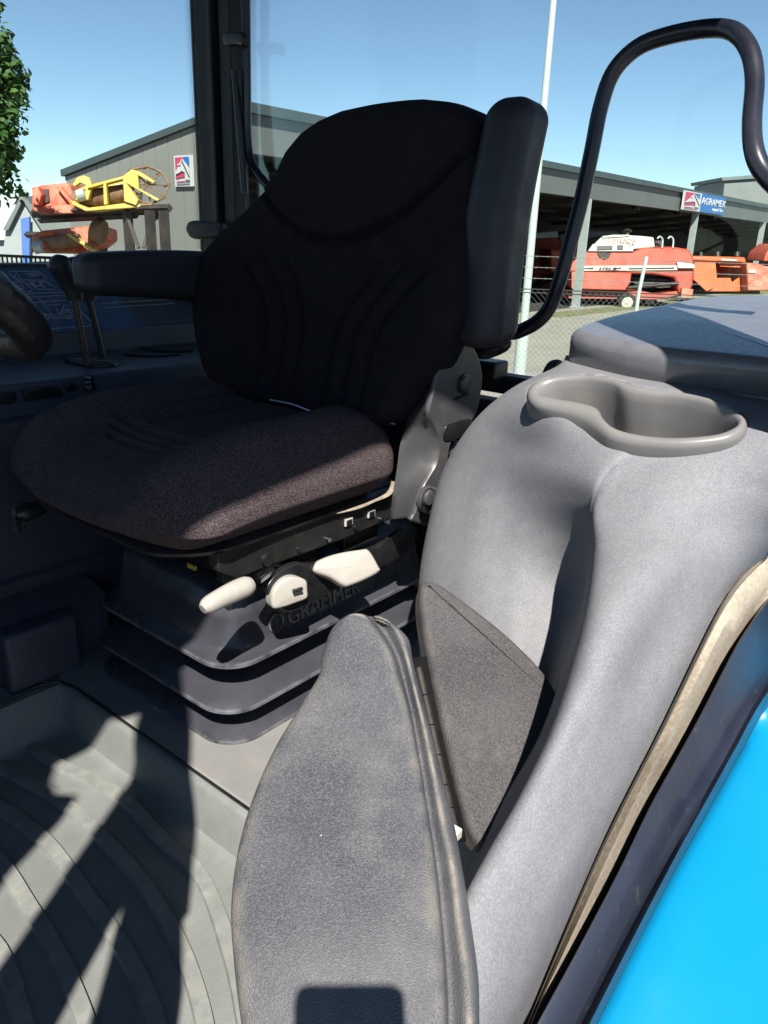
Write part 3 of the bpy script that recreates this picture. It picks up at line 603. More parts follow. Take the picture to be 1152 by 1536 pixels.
# ------------------------------------------------------------------ far side console
fc = thing('side_console', 'dark side console with blue sloping decal panel behind two levers', 'console', (.9, 1.7, -.87))
prof = [(2.08, -.11), (2.065, -.092), (2.05, -.098), (1.93, -.25)]
def sweep(prof, u0, u1, nm, mt, bev=.006, par=fc, taper=0):
    m = MB(); m.prism([V((u0, a, b)) for a, b in prof], (u1-u0, 0, 0)); return m.build(nm, mt, par, bevel=bev)
sweep([(2.09, -.6), (2.09, -.092), (2.055, -.094), (1.932, -.252), (1.932, -.6)], .2, 1.60, 'decal_panel', darkblue)
sweep([(1.935, -.6), (1.935, -.251), (1.925, -.256), (1.915, -.312), (1.62, -.304), (1.585, -.309), (1.578, -.372), (1.55, -.378), (1.52, -.69), (1.50, -.70), (1.50, -.87), (1.935, -.87)], .2, 1.56, 'shelf', darkblue, .009)
sweep([(1.56, -.715), (1.43, -.735), (1.41, -.75), (1.405, -.87), (1.56, -.87)], .2, .80, 'kick_panel', darkblue, .01)
m = MB(); m.box((.55, 1.36, -.93), (.70, 1.41, -.74)); m.build('kick_box', darkblue, fc, bevel=.01)
# decal sheet
p0 = V((1, 2.055, -.094)); p1 = V((1, 1.932, -.252)); dn = (p1-p0).cross(V((1, 0, 0))).normalized()
if dn.z < 0: dn = -dn
pl = p0+dn*.002
def DP(x, y, k=0): return PP(x, y, pl+dn*k, dn)
m = MB(); m.prism([DP(-60, 405), DP(150, 400), DP(205, 480), DP(220, 489), DP(215, 492), DP(-60, 505)], dn*.0012); dcl = m.build('blue_decal', decal_m, fc, smooth=False)
def dl(pts, name='printed_line', r=.0011, closed=False):
    P_ = [DP(x, y, .0022) for x, y in pts]
    if closed: P_.append(P_[0])
    MB().tube(P_, r, 5).build(name, decal_line, dcl, smooth=False)
def rrect(x0, y0, x1, y1, sh, sh2=None):
    dl([(x0+3, y0), (x1-3, y0), (x1+1, y0+3), (x1+sh-1, y1-3), (x1+sh-3, y1), (x0+sh+3, y1), (x0+sh, y1-3), (x0+1, y0+3)], closed=True)
rrect(12, 407, 60, 420, 11); rrect(-20, 423, 38, 437, 12); rrect(41, 422, 71, 434, 14)
dl([(-20, 443), (94, 438)]); dl([(94, 438), (100, 446)])
dl([(10, 448), (92, 443), (100, 446), (140, 486), (136, 489), (20, 497)])
dl([(30, 455), (100, 450)]); dl([(58, 447), (66, 456)]); dl([(40, 408), (35, 407)])
for pts in ([(48, 425), (54, 433)], [(60, 424), (67, 432)], [(50, 429), (64, 428)], [(46, 425), (52, 425)], [(58, 424), (64, 424)]): dl(pts, 'printed_symbol', .0016)
for pts in ([(20, 417), (25, 410), (30, 417)], [(40, 411), (58, 409)], [(43, 414), (60, 412)], [(48, 410), (52, 415)], [(28, 428), (34, 428), (36, 433), (30, 433)]): dl(pts, 'printed_symbol', .0013)
# tractor drawing
dl([(64, 459), (92, 456)], 'printed_symbol'); dl([(70, 460), (77, 472), (92, 470), (96, 458)], 'printed_symbol'); dl([(83, 459), (87, 470)], 'printed_symbol')
dl([(66, 472), (78, 472), (80, 478), (94, 477)], 'printed_symbol'); dl([(75, 476), (92, 474)], 'printed_symbol')
def ell(cx, cy, rx, ry, k=0): dl([(cx+rx*math.cos(t), cy+ry*math.sin(t)) for t in [2*math.pi*i/18 for i in range(18)]], 'printed_symbol', .0012, True)
ell(65, 476, 9, 5.5); ell(65, 476, 5, 3); ell(101, 471, 11, 6.5); ell(101, 471, 6, 3.5)
dl([(150, 455), (240, 450), (300, 446)]); dl([(155, 462), (262, 455)])
# shelf slots and grooves (dark strips laid on the shelf, not cut in)
def SZ(x, y, k=0): return PZ(x, y, -.304+k)
for pts, r_ in (([(186, 531), (215, 534), (245, 534), (270, 532)], .004), ([(210, 522), (235, 526), (262, 527), (288, 526)], .004)):
    MB().tube([SZ(x, y) for x, y in pts], r_, 6, smooth=4).build('groove', blackmetal, fc)
m = MB(); m.pad(spline([SZ(x, y, .001) for x, y in [(96, 540), (105, 534), (150, 536), (180, 542), (170, 550), (130, 549)]], 4, True), (0, 0, 1), .006, .003); gt = m.build('lever_gate', blackmetal, fc)
for k in range(3): MB().tube([SZ(104+k*2, 538+k*3.5, .008), SZ(165+k*4, 542+k*3, .008)], .0018, 5).build('gate_slot', chrome, gt)
m = MB(); m.box((.2, 1.567, -.352), (.90, 1.586, -.3705)); 
MB().pad([PV(x, y, 1.578) for x, y in [(33, 584), (88, 577), (92, 594), (36, 601)]], (0, -1, 0), .006, .003).build('storage_slot', blackmetal, fc)
MB().pad([PV(x, y, 1.578) for x, y in [(-10, 590), (22, 588), (26, 600), (15, 606), (-10, 606)]], (0, -1, 0), .006, .003).build('vent', blackmetal, fc)
MB().pad([PV(106+8*math.cos(t), 580+7*math.sin(t), 1.578) for t in [k*math.pi/6 for k in range(12)]], (0, -1, 0), .005, .003).build('socket', blackmetal, fc)
MB().pad([PV(x, y, 1.579) for x, y in [(124, 564), (138, 562), (143, 584), (129, 586)]], (0, -1, 0), .004, .001).build('label', blackmetal, fc)
for pts in ([(126, 566), (132, 565.5), (134, 568), (136, 565)], [(129, 579), (133, 584), (134, 578), (138, 583)], [(126, 574), (136, 573)]):
    MB().tube([PV(x, y, 1.573) for x, y in pts], .0014, 5).build('label_print', decal_line, fc)
lv = [((150, 546), (115, 448), [(113, 450), (108, 440), (103, 424), (92, 404), (86, 392), (82, 384)], 1.80, 'left hand lever with hooked black knob rising from the side console'),
      ((138, 548), (133, 446), [(134, 448), (130, 436), (122, 420), (112, 405), (106, 393), (103, 386)], 1.86, 'second black lever just behind the hooked one on the side console')]
lv = [((153, 546), (116, 448), [(116, 452), (113, 438), (107, 424), (96, 407), (89, 395), (84, 388)], 1.72, 'front gear lever with hooked black knob rising from the side console', .0062, .019),
      ((130, 520), (0, 0), None, 0, '', 0, 0)]
def lever(base, neck, head, v, label, rs, rk):
    t = thing('gear_lever', label, 'lever', PV(base[0], base[1], v))
    MB().cyl(PV(base[0], base[1], v), PV(neck[0], neck[1], v), rs, 12).build('stem', t_mat, t)
    MB().tube([PV(x, y, v) for x, y in head], [rk*.75, rk*.85, rk*.9, rk, rk*1.02, rk*.35], 14, smooth=5).build('knob', armvinyl, t)
t_mat = mat('bronze_stem', (.05, .028, .026), .4, spec=.5)
lever((131, 548), (112, 446), [(113, 450), (110, 436), (104, 424), (94, 407), (87, 393), (82, 384)], 1.66, 'front gear lever with red brown stem and hooked black knob', .0075, .024)
t_mat = blackmetal
lever((155, 538), (133, 446), [(135, 450), (131, 438), (124, 424), (114, 406), (106, 394), (102, 388)], 1.74, 'rear gear lever with black stem partly hidden by the armrest end', .0075, .022)

# ------------------------------------------------------------------ steering wheel
swt = thing('steering_wheel', 'black wrinkled leather covered steering wheel cut by the left edge', 'steering wheel', (.3, 1.12, -.1))
T_ = math.radians(38); Rw = .205; C0 = PV(17, 512, 1.08)
cw = C0+V((-Rw*math.cos(T_), 0, Rw*math.sin(T_))); ex = V((math.cos(T_), 0, -math.sin(T_))); ey = V((0, 1, 0))
R = []; NT = 150
for k in range(NT+1):
    a = 2*math.pi*k/NT; c_ = cw+(ex*math.cos(a)+ey*math.sin(a))*Rw; o_ = (ex*math.cos(a)+ey*math.sin(a)); n_ = ex.cross(ey)
    rr_ = []
    for j in range(20):
        b = 2*math.pi*j/20; q = .0235*(1+.06*math.sin(a*60+2*math.sin(b)+3*math.sin(a*7)))
        rr_.append(c_+(o_*math.cos(b)+n_*math.sin(b))*q)
    R.append(rr_)
MB().rings(R, False, False).build('rim', wheel_m, swt, merge=.0001)
for a in (.35, 2.3, 4.2):
    o_ = ex*math.cos(a)+ey*math.sin(a); MB().tube([cw+o_*.03-V((0, 0, .03)), cw+o_*.12-V((0, 0, .02)), cw+o_*Rw], [.02, .014, .010], 10, smooth=4, flat=.5).build('spoke', chrome if a < 1 else blackmetal, swt)
MB().pad(spline([cw+(ex*math.cos(a)+ey*math.sin(a))*.055 for a in [k*math.pi/6 for k in range(12)]], 2, True), ex.cross(ey) if ex.cross(ey).z > 0 else -ex.cross(ey), .03, .012).build('hub', blackmetal, swt)
MB().tube([cw-V((0, 0, .02)), cw+V((-.15, 0, -.35)), cw+V((-.2, 0, -.8))], .035, 14).build('column', blackmetal, swt)

# ------------------------------------------------------------------ driver seat
seat = thing('driver_seat', 'black fabric suspension tractor seat with armrest folded upright', 'seat', (.95, 1.14, -.865))
def rr_ring(u0, u1, v0, v1, z, rc, n=8):
    out = []
    for cu, cv, a0 in ((u1-rc, v1-rc, 0), (u0+rc, v1-rc, 90), (u0+rc, v0+rc, 180), (u1-rc, v0+rc, 270)):
        for k in range(n+1):
            a = math.radians(a0+90*k/n); out.append(V((cu+rc*math.cos(a), cv+rc*math.sin(a), z)))
    return out
BU0, BU1, BV0, BV1 = .712, 1.36, .905, 1.352
def bel(prof, name, mt=bellow_m, rc=.07):
    R = [rr_ring(BU0+o, BU1-o, BV0+o, BV1-o, z, max(.03, rc-o*.3)) for o, z in prof]
    return MB().rings(R).build(name, mt, seat, ang=50)
bel([(.06, -.8635), (.004, -.8635), (0, -.861), (0, -.857), (.003, -.8545), (.045, -.831), (.09, -.800)], 'bellows_fold')
bel([(.09, -.818), (.04, -.808), (.002, -.798), (-.003, -.795), (-.003, -.790), (.001, -.787), (.045, -.765), (.09, -.732)], 'bellows_fold')
bel([(.09, -.748), (.05, -.732), (.012, -.716), (.008, -.713), (.008, -.707), (.012, -.704), (.028, -.695), (.034, -.686), (.040, -.64), (.046, -.60), (.06, -.59), (.09, -.58)], 'bellows_top')
bel([(.09, -.59), (.085, -.50)], 'suspension_box', blackmetal)
# seat pan / rails
m = MB(); m.box((.73, .925, -.545), (1.17, .945, -.495)); m.box((.73, 1.335, -.545), (1.17, 1.355, -.495)); m.build('slide_rail', blackmetal, seat, bevel=.003)
m = MB(); m.prism([V((u, .900, z)) for u, z in [(.70, -.505), (.74, -.53), (1.0, -.535), (1.16, -.53), (1.16, -.47), (.70, -.475)]], (0, .025, 0)); m.build('side_plate', steel_dusty, seat, bevel=.004)
MB().cyl(V((.80, .893, -.515)), V((.80, .905, -.515)), .011).build('bolt', blackmetal, seat)
for u in (.995, 1.06): MB().box((u, .8965, -.508), (u+.02, .8995, -.494)).build('plate_slot', cream, seat); MB().box((u+.003, .8955, -.508), (u+.018, .8965, -.497)).build('plate_slot', blackmetal, seat)
MB().pad(spline([PV(x, y, .895) for x, y in [(395, 885), (400, 868), (418, 852), (440, 842), (470, 842), (560, 818), (600, 790), (620, 790), (600, 830), (520, 870), (455, 905), (420, 915)]], 3, True), (0, -1, 0), .012, .004).build('lever_plate', blackmetal, seat)
a = PU(288, 850, .72); MB().box(a-V((.002, .010, .004)), a+V((.002, .010, .004))).build('yellow_tab', yellow_l, seat)
MB().tube([PV(385, 870, .875), PV(397, 862, .885), PV(405, 855, .9)], .009, 10).build('lever_stem', chrome, seat)
def padp(px, v, nrm, th, bv, name, mt, dome=.002, sp=4):
    cx_ = sum(p[0] for p in px)/len(px); cy_ = sum(p[1] for p in px)/len(px); p0 = PV(cx_, cy_, v); n_ = V(nrm).normalized()
    return MB().pad(spline([PP(x, y, p0, n_) for x, y in px], sp, True), n_, th, bv, dome, segs=6).build(name, mt, seat, ang=85)
MB().tube([PV(x, y, .862) for x, y in [(376, 876), (368, 880), (350, 888), (330, 898), (312, 908), (304, 914)]], [.0125, .0165, .0168, .0155, .0135, .008], 16, smooth=5).build('tilt_handle', white_pl, seat)
padp([(401, 907), (400, 885), (412, 868), (430, 861), (450, 866), (453, 880), (452, 893), (436, 900), (415, 907)], .885, (-.35, -1, .2), .026, .006, 'adjuster', white_pl)
padp([(438, 884), (452, 880), (453, 884), (439, 888)], .853, (-.35, -1, .2), .006, .001, 'adjuster_slot', blackmetal, 0, 1)
padp([(466, 851), (474, 842), (500, 832), (535, 826), (548, 827), (562, 850), (564, 858), (548, 868), (522, 879), (510, 880), (490, 868), (468, 860)], .865, (-.4, -.9, .5), .022, .008, 'height_handle', white_pl)
# embossed lettering on the bellows
gx = V((1, 0, 0)); g0 = V((.828, .905+.0445, -.668))
text('lettering', 'GRAMMER', (.885, .9365, -.686), (1, 0, 0), (0, .14, 1), .047, bellow_m, seat, .0013, sx=.92, bold=.005)
MB().tube([V((.858+.016*math.cos(a), .9385, -.670+.018*math.sin(a))) for a in [k*math.pi/8 for k in range(17)]], .0022, 6).build('emblem', bellow_m, seat)
# cushion
def cush(q):
    z = -.40+q.z; top = max(0, min(1, (z+.455)/.10))
    a = q.y/.28; b = (q.x+.25)/.5; u = .875+q.x
    v = 1.14+q.y*(.93+.07*sstep(0, .5, top))
    u2 = u-.04*(1-min(1, abs(a))**2.5)*(1-b)+.02*max(0, -a-.6)*(1-b)
    zz = z+top*(.040*math.exp(-((abs(a)-.70)/.20)**2)*(1-.8*sstep(.78, 1.0, b))-.020*max(0, abs(a)-.85)/.15-.010*(1-abs(a)**2)+.006*b-.050*max(0, 1-b/.40)**2)
    zz += (1-top)*(.006*sstep(.3, -.1, b))
    if top > .6:
        for w0 in (.28, .40, .52):
            dd = min(abs(abs(a)-w0) if b > .30+w0*.4 else 9, abs((b-(.14+w0*.42))) if abs(a) < w0+.02 else 9)
            zz -= .010*math.exp(-(dd/.018)**2)
    return V((u2, v, zz))
MB().rbox(110, (.25, .28, .07), .062, cush).build('cushion', fabric, seat, ang=80, merge=.0002)
MB().tube([PV(590, 722, .885), PV(583, 740, .885), PV(560, 752, .888), PV(535, 762, .89), PV(505, 770, .892)], [.006, .007, .004, .005, .002], 8, smooth=4, flat=.6).build('foam_edge', foam_m, seat)
for a, b, nm in (((.78, .93, -.56), (.86, .95, -.53), 'height_block'), ((.90, .925, -.565), (.95, .945, -.54), 'slide_stop'), ((1.02, .92, -.575), (1.12, .94, -.54), 'slide_stop')):
    MB().box(a, b).build(nm, steel_dusty, seat, bevel=.004)
MB().tube([V((.74, .93, -.50)), V((.9, .935, -.57)), V((1.15, .935, -.60))], .006, 8).build('control_cable', blackmetal, seat)
for k in range(5): MB().cyl(V((.80+k*.075, .894, -.521+.003*(k % 2))), V((.80+k*.075, .902, -.521+.003*(k % 2))), .0045, 10).build('rivet', t_mat if k % 2 else chrome, seat)
# cushion rim
R = [rr_ring(.640+o, 1.13-o, .892+o, 1.388-o, z, .085) for o, z in ((.03, -.482), (.008, -.478), (.005, -.471), (.015, -.462))]
for r_ in R:
    for p in r_:
        a = (p.y-1.14)/.26; b = (p.x-.625)/.5; p.x -= .035*(1-min(1, abs(a))**2.5)*(1-b)-.03*max(0, -a-.55)*(1-b)
MB().rings(R).build('cushion_rim', steel_dusty, seat)
# backrest
farT = [(-.345, 1.33), (-.325, 1.37), (-.28, 1.42), (-.22, 1.458), (-.17, 1.478), (-.12, 1.487), (-.08, 1.486), (-.04, 1.468), (0, 1.435), (.026, 1.405), (.06, 1.36), (.087, 1.325), (.113, 1.293), (.158, 1.268), (.19, 1.238), (.212, 1.20), (.228, 1.15), (.237, 1.07), (.241, 1.0)]
nearT = [(-.345, .90), (-.325, .868), (-.28, .835), (-.22, .80), (-.12, .765), (-.04, .768), (.06, .785), (.12, .79), (.19, .808), (.212, .83), (.228, .87), (.237, .93), (.241, 1.0)]
def back(q):
    zn = q.z/.293; z = -.052+q.z
    vf, vn = lerp_tab(farT, z), lerp_tab(nearT, z)
    a = q.y/.27; v = (vf+vn)/2+(vf-vn)/2*a
    th = .052+.012*sstep(.1, -.3, z); u = 1.135+.235*(z+.3)+q.x/.06*th*1.0
    frontness = max(0, -q.x/.06)
    body = sstep(.06, -.05, z)
    u -= frontness*(.042*abs(a)**3*body*(.6+.4*sstep(-.35, -.1, z)))
    u += frontness*(.012*(1-a*a)*body)
    zs = -.01+2.0*(v-1.09)**2
    e = z-zs
    u += frontness*(-.014*sstep(-.004, .02, e)+.015*math.exp(-(e/.007)**2)+.012*sstep(.10, .22, e))
    if z < -.03 and frontness > .3:
        for w0 in (.045, .095, .15):
            ww = w0+max(0, z+.19)**1.6*1.6*(1+w0*4)
            dd = abs(abs(v-1.09)-ww); u += .014*math.exp(-(dd/.008)**2)*sstep(-.345, -.30, z)*sstep(-.02, -.07, z)
    return V((u, v, z))
MB().rbox(120, (.06, .27, .293), .05, back).build('backrest', fabric_back, seat, ang=80, merge=.0002)
MB().tube([PU(405, 600, 1.075), PU(440, 607, 1.075), PU(470, 618, 1.075), PU(520, 628, 1.078), PU(592, 636, 1.08)], .0028, 6, smooth=3).build('seat_edge_piping', chrome, seat)
# recliner bracket
crease = [(688, 512), (672, 520), (661, 545), (652, 580), (645, 605), (643, 622), (650, 640), (656, 655), (658, 675), (654, 695), (645, 712), (632, 735), (622, 770), (618, 782)]
outer = [(650, 786), (668, 745), (672, 700), (676, 668), (688, 650), (702, 640), (716, 618), (722, 590), (724, 560), (716, 530), (704, 514)]
side = [PV(x, y, .80) for x, y in crease]+[PV(x, y, .80) for x, y in outer]
side = spline(side, 3, True)
MB().prism(side, (0, .012, 0)).build('recliner_cover', bracket_m, seat, bevel=.004)
# broad front face of the bracket: strip between crease and inner edge
inner = [(660, 512), (652, 522), (640, 545), (628, 575), (620, 600), (613, 622), (607, 645), (600, 668), (597, 690), (594, 712), (590, 735), (586, 765), (585, 780)]
crI = spline([PV(x, y, .80) for x, y in [(684, 512), (672, 520), (661, 545), (652, 580), (645, 605), (643, 622), (650, 640), (656, 655), (658, 675), (654, 695), (645, 712), (632, 735), (620, 776)]], 5)
inI = spline([PV(x, y, .865) for x, y in inner], 5)
m = MB(); rows = []
for a, b in zip(crI, inI): rows.append([a+V((.012, .004, 0)), a+V((.003, -.0005, 0)), a+V((-.001, .004, 0)), a.lerp(b, .3)+V((-.0, 0, 0)), a.lerp(b, .8), b, b+V((.008, .004, 0)), b+V((.05, .004, 0))])
n_ = len(rows[0]); m.add([p for r_ in rows for p in r_], [(i*n_+j, i*n_+j+1, (i+1)*n_+j+1, (i+1)*n_+j) for i in range(len(rows)-1) for j in range(n_-1)])
m.build('recliner_front', bracket_m, seat, solid=.003, ang=70)
def boss(x, y, v, r_, dep, name, mt, hx=None):
    c = PV(x, y, v); q = [c+V((math.cos(a)*r_, 0, math.sin(a)*r_)) for a in [k*math.pi/12 for k in range(24)]]
    return MB().pad(q, (0, -1, 0), dep, dep*.3).build(name, mt, seat)
boss(695, 575, .801, .019, .005, 'pivot_ring', blackmetal); boss(695, 575, .797, .013, .006, 'pivot_bolt', bracket_m)
boss(637, 748, .80, .026, .022, 'pivot_housing', bracket_m); boss(642, 746, .777, .018, .004, 'pivot_ring', blackmetal); boss(642, 746, .774, .0145, .006, 'pivot_bolt', bracket_m)
boss(672, 672, .83, .018, .02, 'lower_bolt', bracket_m)
text('lettering', 'GRAMMER', PV(682, 601, .799), (1, 0, .1), (0, 0, 1), .009, blackmetal, seat, .0008, sx=1.1)
MB().pad(spline([PV(x, y, .80) for x, y in [(665, 660), (668, 640), (678, 634), (700, 628), (708, 632), (700, 648), (680, 660)]], 4, True), (0, -1, 0), .002, .001).build('bracket_recess', blackmetal, seat)
MB().cyl(PV(682, 520, .84), PV(684, 470, .84), .014).build('armrest_hinge', blackmetal, seat)
# near armrest folded upright
def armn(q):
    t = (q.z+.21)/.42; k = 1-t
    c = V((1.252, .750, 0)).lerp(V((1.222, .768, 0)), k)
    w_ = 1.0+.10*k
    x = q.x*(.96+.16*k); y = q.y*w_
    bow = -.018*math.sin(t*math.pi)
    return V((c.x+x+bow, c.y+y, .022+q.z*.945-.004*(q.x/.05)*(1 if q.z > 0 else -1)))
MB().rbox(56, (.054, .046, .215), .038, armn).build('armrest', armvinyl, seat, ang=80, merge=.0002)
# far armrest horizontal
def armf(q):
    t = (q.x+.19)/.38
    return V((1.032+q.x, 1.487+q.y, -.088-.018*t+q.z*(.80+.42*t)+.006*math.sin(t*3)))
MB().rbox(40, (.19, .036, .050), .028, armf).build('armrest', armvinyl, seat, ang=80, merge=.0002)
MB().tube([PV(22, 772, 1.40), PV(40, 768, 1.40), PV(80, 755, 1.40), PV(120, 750, 1.38)], [.008, .018, .010, .010], 12, smooth=4).build('knob_lever', blackmetal, seat)
MB().pad(spline([PV(x, y, 1.42) for x, y in [(14, 770), (20, 754), (36, 752), (42, 772), (36, 792), (20, 794)]], 4, True), (-.5, -1, 0), .025, .01).build('knob', bellow_m, seat)
m = MB(); m.prism([V((u, 1.38, z)) for u, z in [(1.06, -.52), (1.2, -.52), (1.26, -.2), (1.2, -.18), (1.12, -.33), (1.06, -.42)]], (0, .05, 0)); m.build('recliner_cover', bracket_m, seat, bevel=.01)

# ------------------------------------------------------------------ near side console
def QV(x, y, v, mx=1.02):
    r = ray(x, y); t = v/r.y if r.y > .05 else mx
    return r*min(t, mx)
def proj(p): z = p.dot(_f); return (CX+FPX*p.dot(_r)/z, CY-FPX*p.dot(_u)/z)
nc = thing('fender_console', 'large moulded grey plastic console with padded lid and cup holder', 'console', (.9, .45, -.87))
rowsP = [
 [(880, 520, 1.5), (852, 535, 1.32), (890, 548, 1.27), (950, 560, 1.22), (1010, 570, 1.16), (1070, 582, 1.10), (1115, 590, 1.06), (1160, 600, 1.02), (1210, 610, .98), (1260, 620, .95)],
 [(880, 545, 1.42), (838, 552, 1.26), (880, 570, 1.20), (940, 582, 1.15), (1000, 592, 1.10), (1060, 600, 1.05), (1110, 612, 1.0), (1155, 620, .97), (1205, 630, .94), (1260, 640, .91)],
 [(840, 590, 1.42), (770, 585, 1.26), (820, 610, 1.16), (880, 640, 1.09), (940, 660, 1.03), (1010, 668, .98), (1070, 670, .94), (1130, 675, .91), (1190, 690, .89), (1250, 700, .87)],
 [(770, 665, 1.40), (712, 635, 1.24), (760, 665, 1.12), (820, 690, 1.04), (893, 708, .955), (940, 714, .934), (1010, 722, .90), (1090, 732, .885), (1160, 745, .875), (1220, 760, .87)],
 [(730, 740, 1.40), (668, 706, 1.25), (720, 725, 1.14), (780, 740, 1.09), (876, 750, .975), (906, 764, .918), (980, 785, .87), (1060, 790, .88), (1130, 800, .90), (1190, 792, .95)],
 [(700, 815, 1.38), (646, 785, 1.23), (700, 795, 1.13), (770, 800, 1.09), (872, 812, 1.02), (905, 830, .86), (970, 845, .82), (1040, 845, .85), (1100, 850, .90), None],
 [(690, 895, 1.35), (632, 870, 1.20), (690, 870, 1.10), (770, 880, 1.07), (868, 893, 1.055), (890, 918, .79), (940, 920, .775), (1000, 915, .82), (1050, 915, .86), None],
 [(690, 980, 1.30), (632, 960, 1.15), (690, 960, 1.06), (765, 975, 1.03), (842, 985, 1.03), (864, 1015, .75), (905, 1010, .74), (955, 1010, .785), (1005, 1005, .82), None],
 [(700, 1085, 1.20), (650, 1080, 1.08), (700, 1080, 1.0), (755, 1085, .98), (808, 1090, 1.0), (834, 1105, .71), (875, 1105, .715), (915, 1110, .74), (955, 1110, .78), None],
 [(715, 1190, 1.10), (672, 1190, 1.0), (705, 1195, .93), (735, 1195, .90), (760, 1195, .88), (788, 1200, .675), (820, 1205, .675), (855, 1215, .69), (892, 1215, .72), None],
 [(720, 1270, 1.05), (690, 1270, .98), (705, 1275, .93), (715, 1278, .90), (722, 1280, .86), (740, 1285, .645), (775, 1300, .64), (815, 1310, .655), (850, 1310, .68), None],
 [(710, 1350, 1.0), (690, 1350, .95), (692, 1352, .90), (694, 1354, .86), (696, 1356, .80), (702, 1360, .625), (735, 1385, .62), (775, 1400, .635), (810, 1410, .665), None],
 [(690, 1450, .95), (660, 1450, .9), (665, 1450, .86), (670, 1450, .82), (674, 1450, .78), (680, 1452, .62), (712, 1470, .61), (745, 1480, .62), (778, 1490, .65), None],
 [(690, 1600, .9), (640, 1600, .85), (645, 1600, .8), (650, 1600, .78), (655, 1600, .74), (660, 1600, .61), (680, 1600, .60), (705, 1600, .61), (730, 1600, .64), None]]
S_in = [(1240, 720), (1195, 770), (1152, 826), (1115, 862), (1085, 902), (1047, 976), (991, 1093), (924, 1225), (880, 1320), (833, 1432), (787, 1545), (745, 1660)]
seamrow = {5: (1120, 856), 6: (1080, 912), 7: (1040, 990), 8: (986, 1103), 9: (927, 1220), 10: (884, 1312), 11: (838, 1420), 12: (800, 1515), 13: (765, 1610)}
A_ = PD(795, 598, 1.06); B_ = PD(1118, 655, .885)
cn = (B_-A_).cross(PD(930, 566, 1.045)-A_).normalized()
if cn.dot(-_f) < 0: cn = -cn
def CP(x, y, k=0): return PP(x, y, A_+cn*k, cn)
for i_, k_ in ((1, -.020), (2, -.016)):
    for j_ in range(2, 10):
        x_, y_, d_ = rowsP[i_][j_]; x2 = min(max(x_, 800), 1130); rowsP[i_][j_] = (x_, y_, CP(x2, y_, k_).dot(_f)*(1 if x_ < 1140 else .985))
rows = []
for i, r_ in enumerate(rowsP):
    q = []
    if 3 <= i <= 8:
        kx = (.10, .075, .045, .015)
        for j_ in range(4): r_[j_] = (r_[j_][0], r_[j_][1], r_[j_][2]+kx[j_]*(.6 if i in (3, 8) else 1))
    for c_ in r_:
        if c_ is None: c_ = seamrow[i]; q.append(QV(c_[0], c_[1], .205))
        else: q.append(PD(*c_))
    tt = (.5, .5, .5, .5, .55, .6, .65, .7, .7, .78, .8, .8, .8, .8)[i]
    q.insert(5, q[4].lerp(q[5], tt))
    rows.append(q)
m = MB().grid(rows, 9, 9)
sx_, sy_ = 1/1.946, 1/1.946
def cpx(L_): return [(560+x/1.946, 480+y/1.946) for x, y in L_]
cin = cpx([(485, 205), (515, 186), (570, 178), (640, 177), (700, 190), (740, 212), (800, 222), (860, 226), (925, 235), (1000, 255), (1050, 283), (1062, 308), (1010, 333), (940, 343), (860, 345), (770, 335), (705, 315), (672, 285), (655, 255), (610, 240), (540, 228), (495, 218)])
cout = cpx([(447, 215), (465, 188), (530, 169), (640, 165), (720, 178), (790, 200), (860, 208), (940, 222), (1030, 248), (1080, 282), (1090, 318), (1045, 350), (960, 365), (860, 369), (760, 360), (690, 342), (645, 310), (612, 286), (570, 270), (510, 258), (465, 245)])
cbase = cpx([(445, 238), (462, 200), (530, 178), (640, 172), (720, 184), (790, 205), (860, 212), (940, 226), (1035, 252), (1085, 290), (1092, 345), (1045, 380), (960, 398), (860, 403), (760, 397), (685, 380), (635, 350), (600, 325), (560, 305), (500, 285), (458, 265)])
def inpoly(x, y, P_):
    c = False
    for i in range(len(P_)):
        (x1, y1), (x2, y2) = P_[i-1], P_[i]
        if (y1 > y) != (y2 > y) and x < (x2-x1)*(y-y1)/(y2-y1)+x1: c = not c
    return c
def rs(P_, n=96):
    s_ = spline([V((x, y, 0)) for x, y in P_], 8, True); s_.append(s_[0]); L_ = [0]
    for a, b in zip(s_, s_[1:]): L_.append(L_[-1]+(b-a).length)
    out = []; j = 0
    for k in range(n):
        t = L_[-1]*k/n
        while L_[j+1] < t: j += 1
        q = s_[j].lerp(s_[j+1], (t-L_[j])/max(1e-9, L_[j+1]-L_[j])); out.append((q.x, q.y))
    return out
hole = [((a*.35+c*.65), (b*.35+d*.65)) for (a, b), (c, d) in zip(rs(cin), rs(cout))]
keep = []
cmid = [((a+c)/2, (b+d)/2) for (a, b), (c, d) in zip(cin[:21], cin[:21])]
for f_ in m.f:
    c = sum((m.v[i] for i in f_), V((0, 0, 0)))/4; x, y = proj(c)
    if not inpoly(x, y, hole): keep.append(f_)
m.f = keep
m.build('moulding', grey_plastic, nc, ang=180, solid=.004)
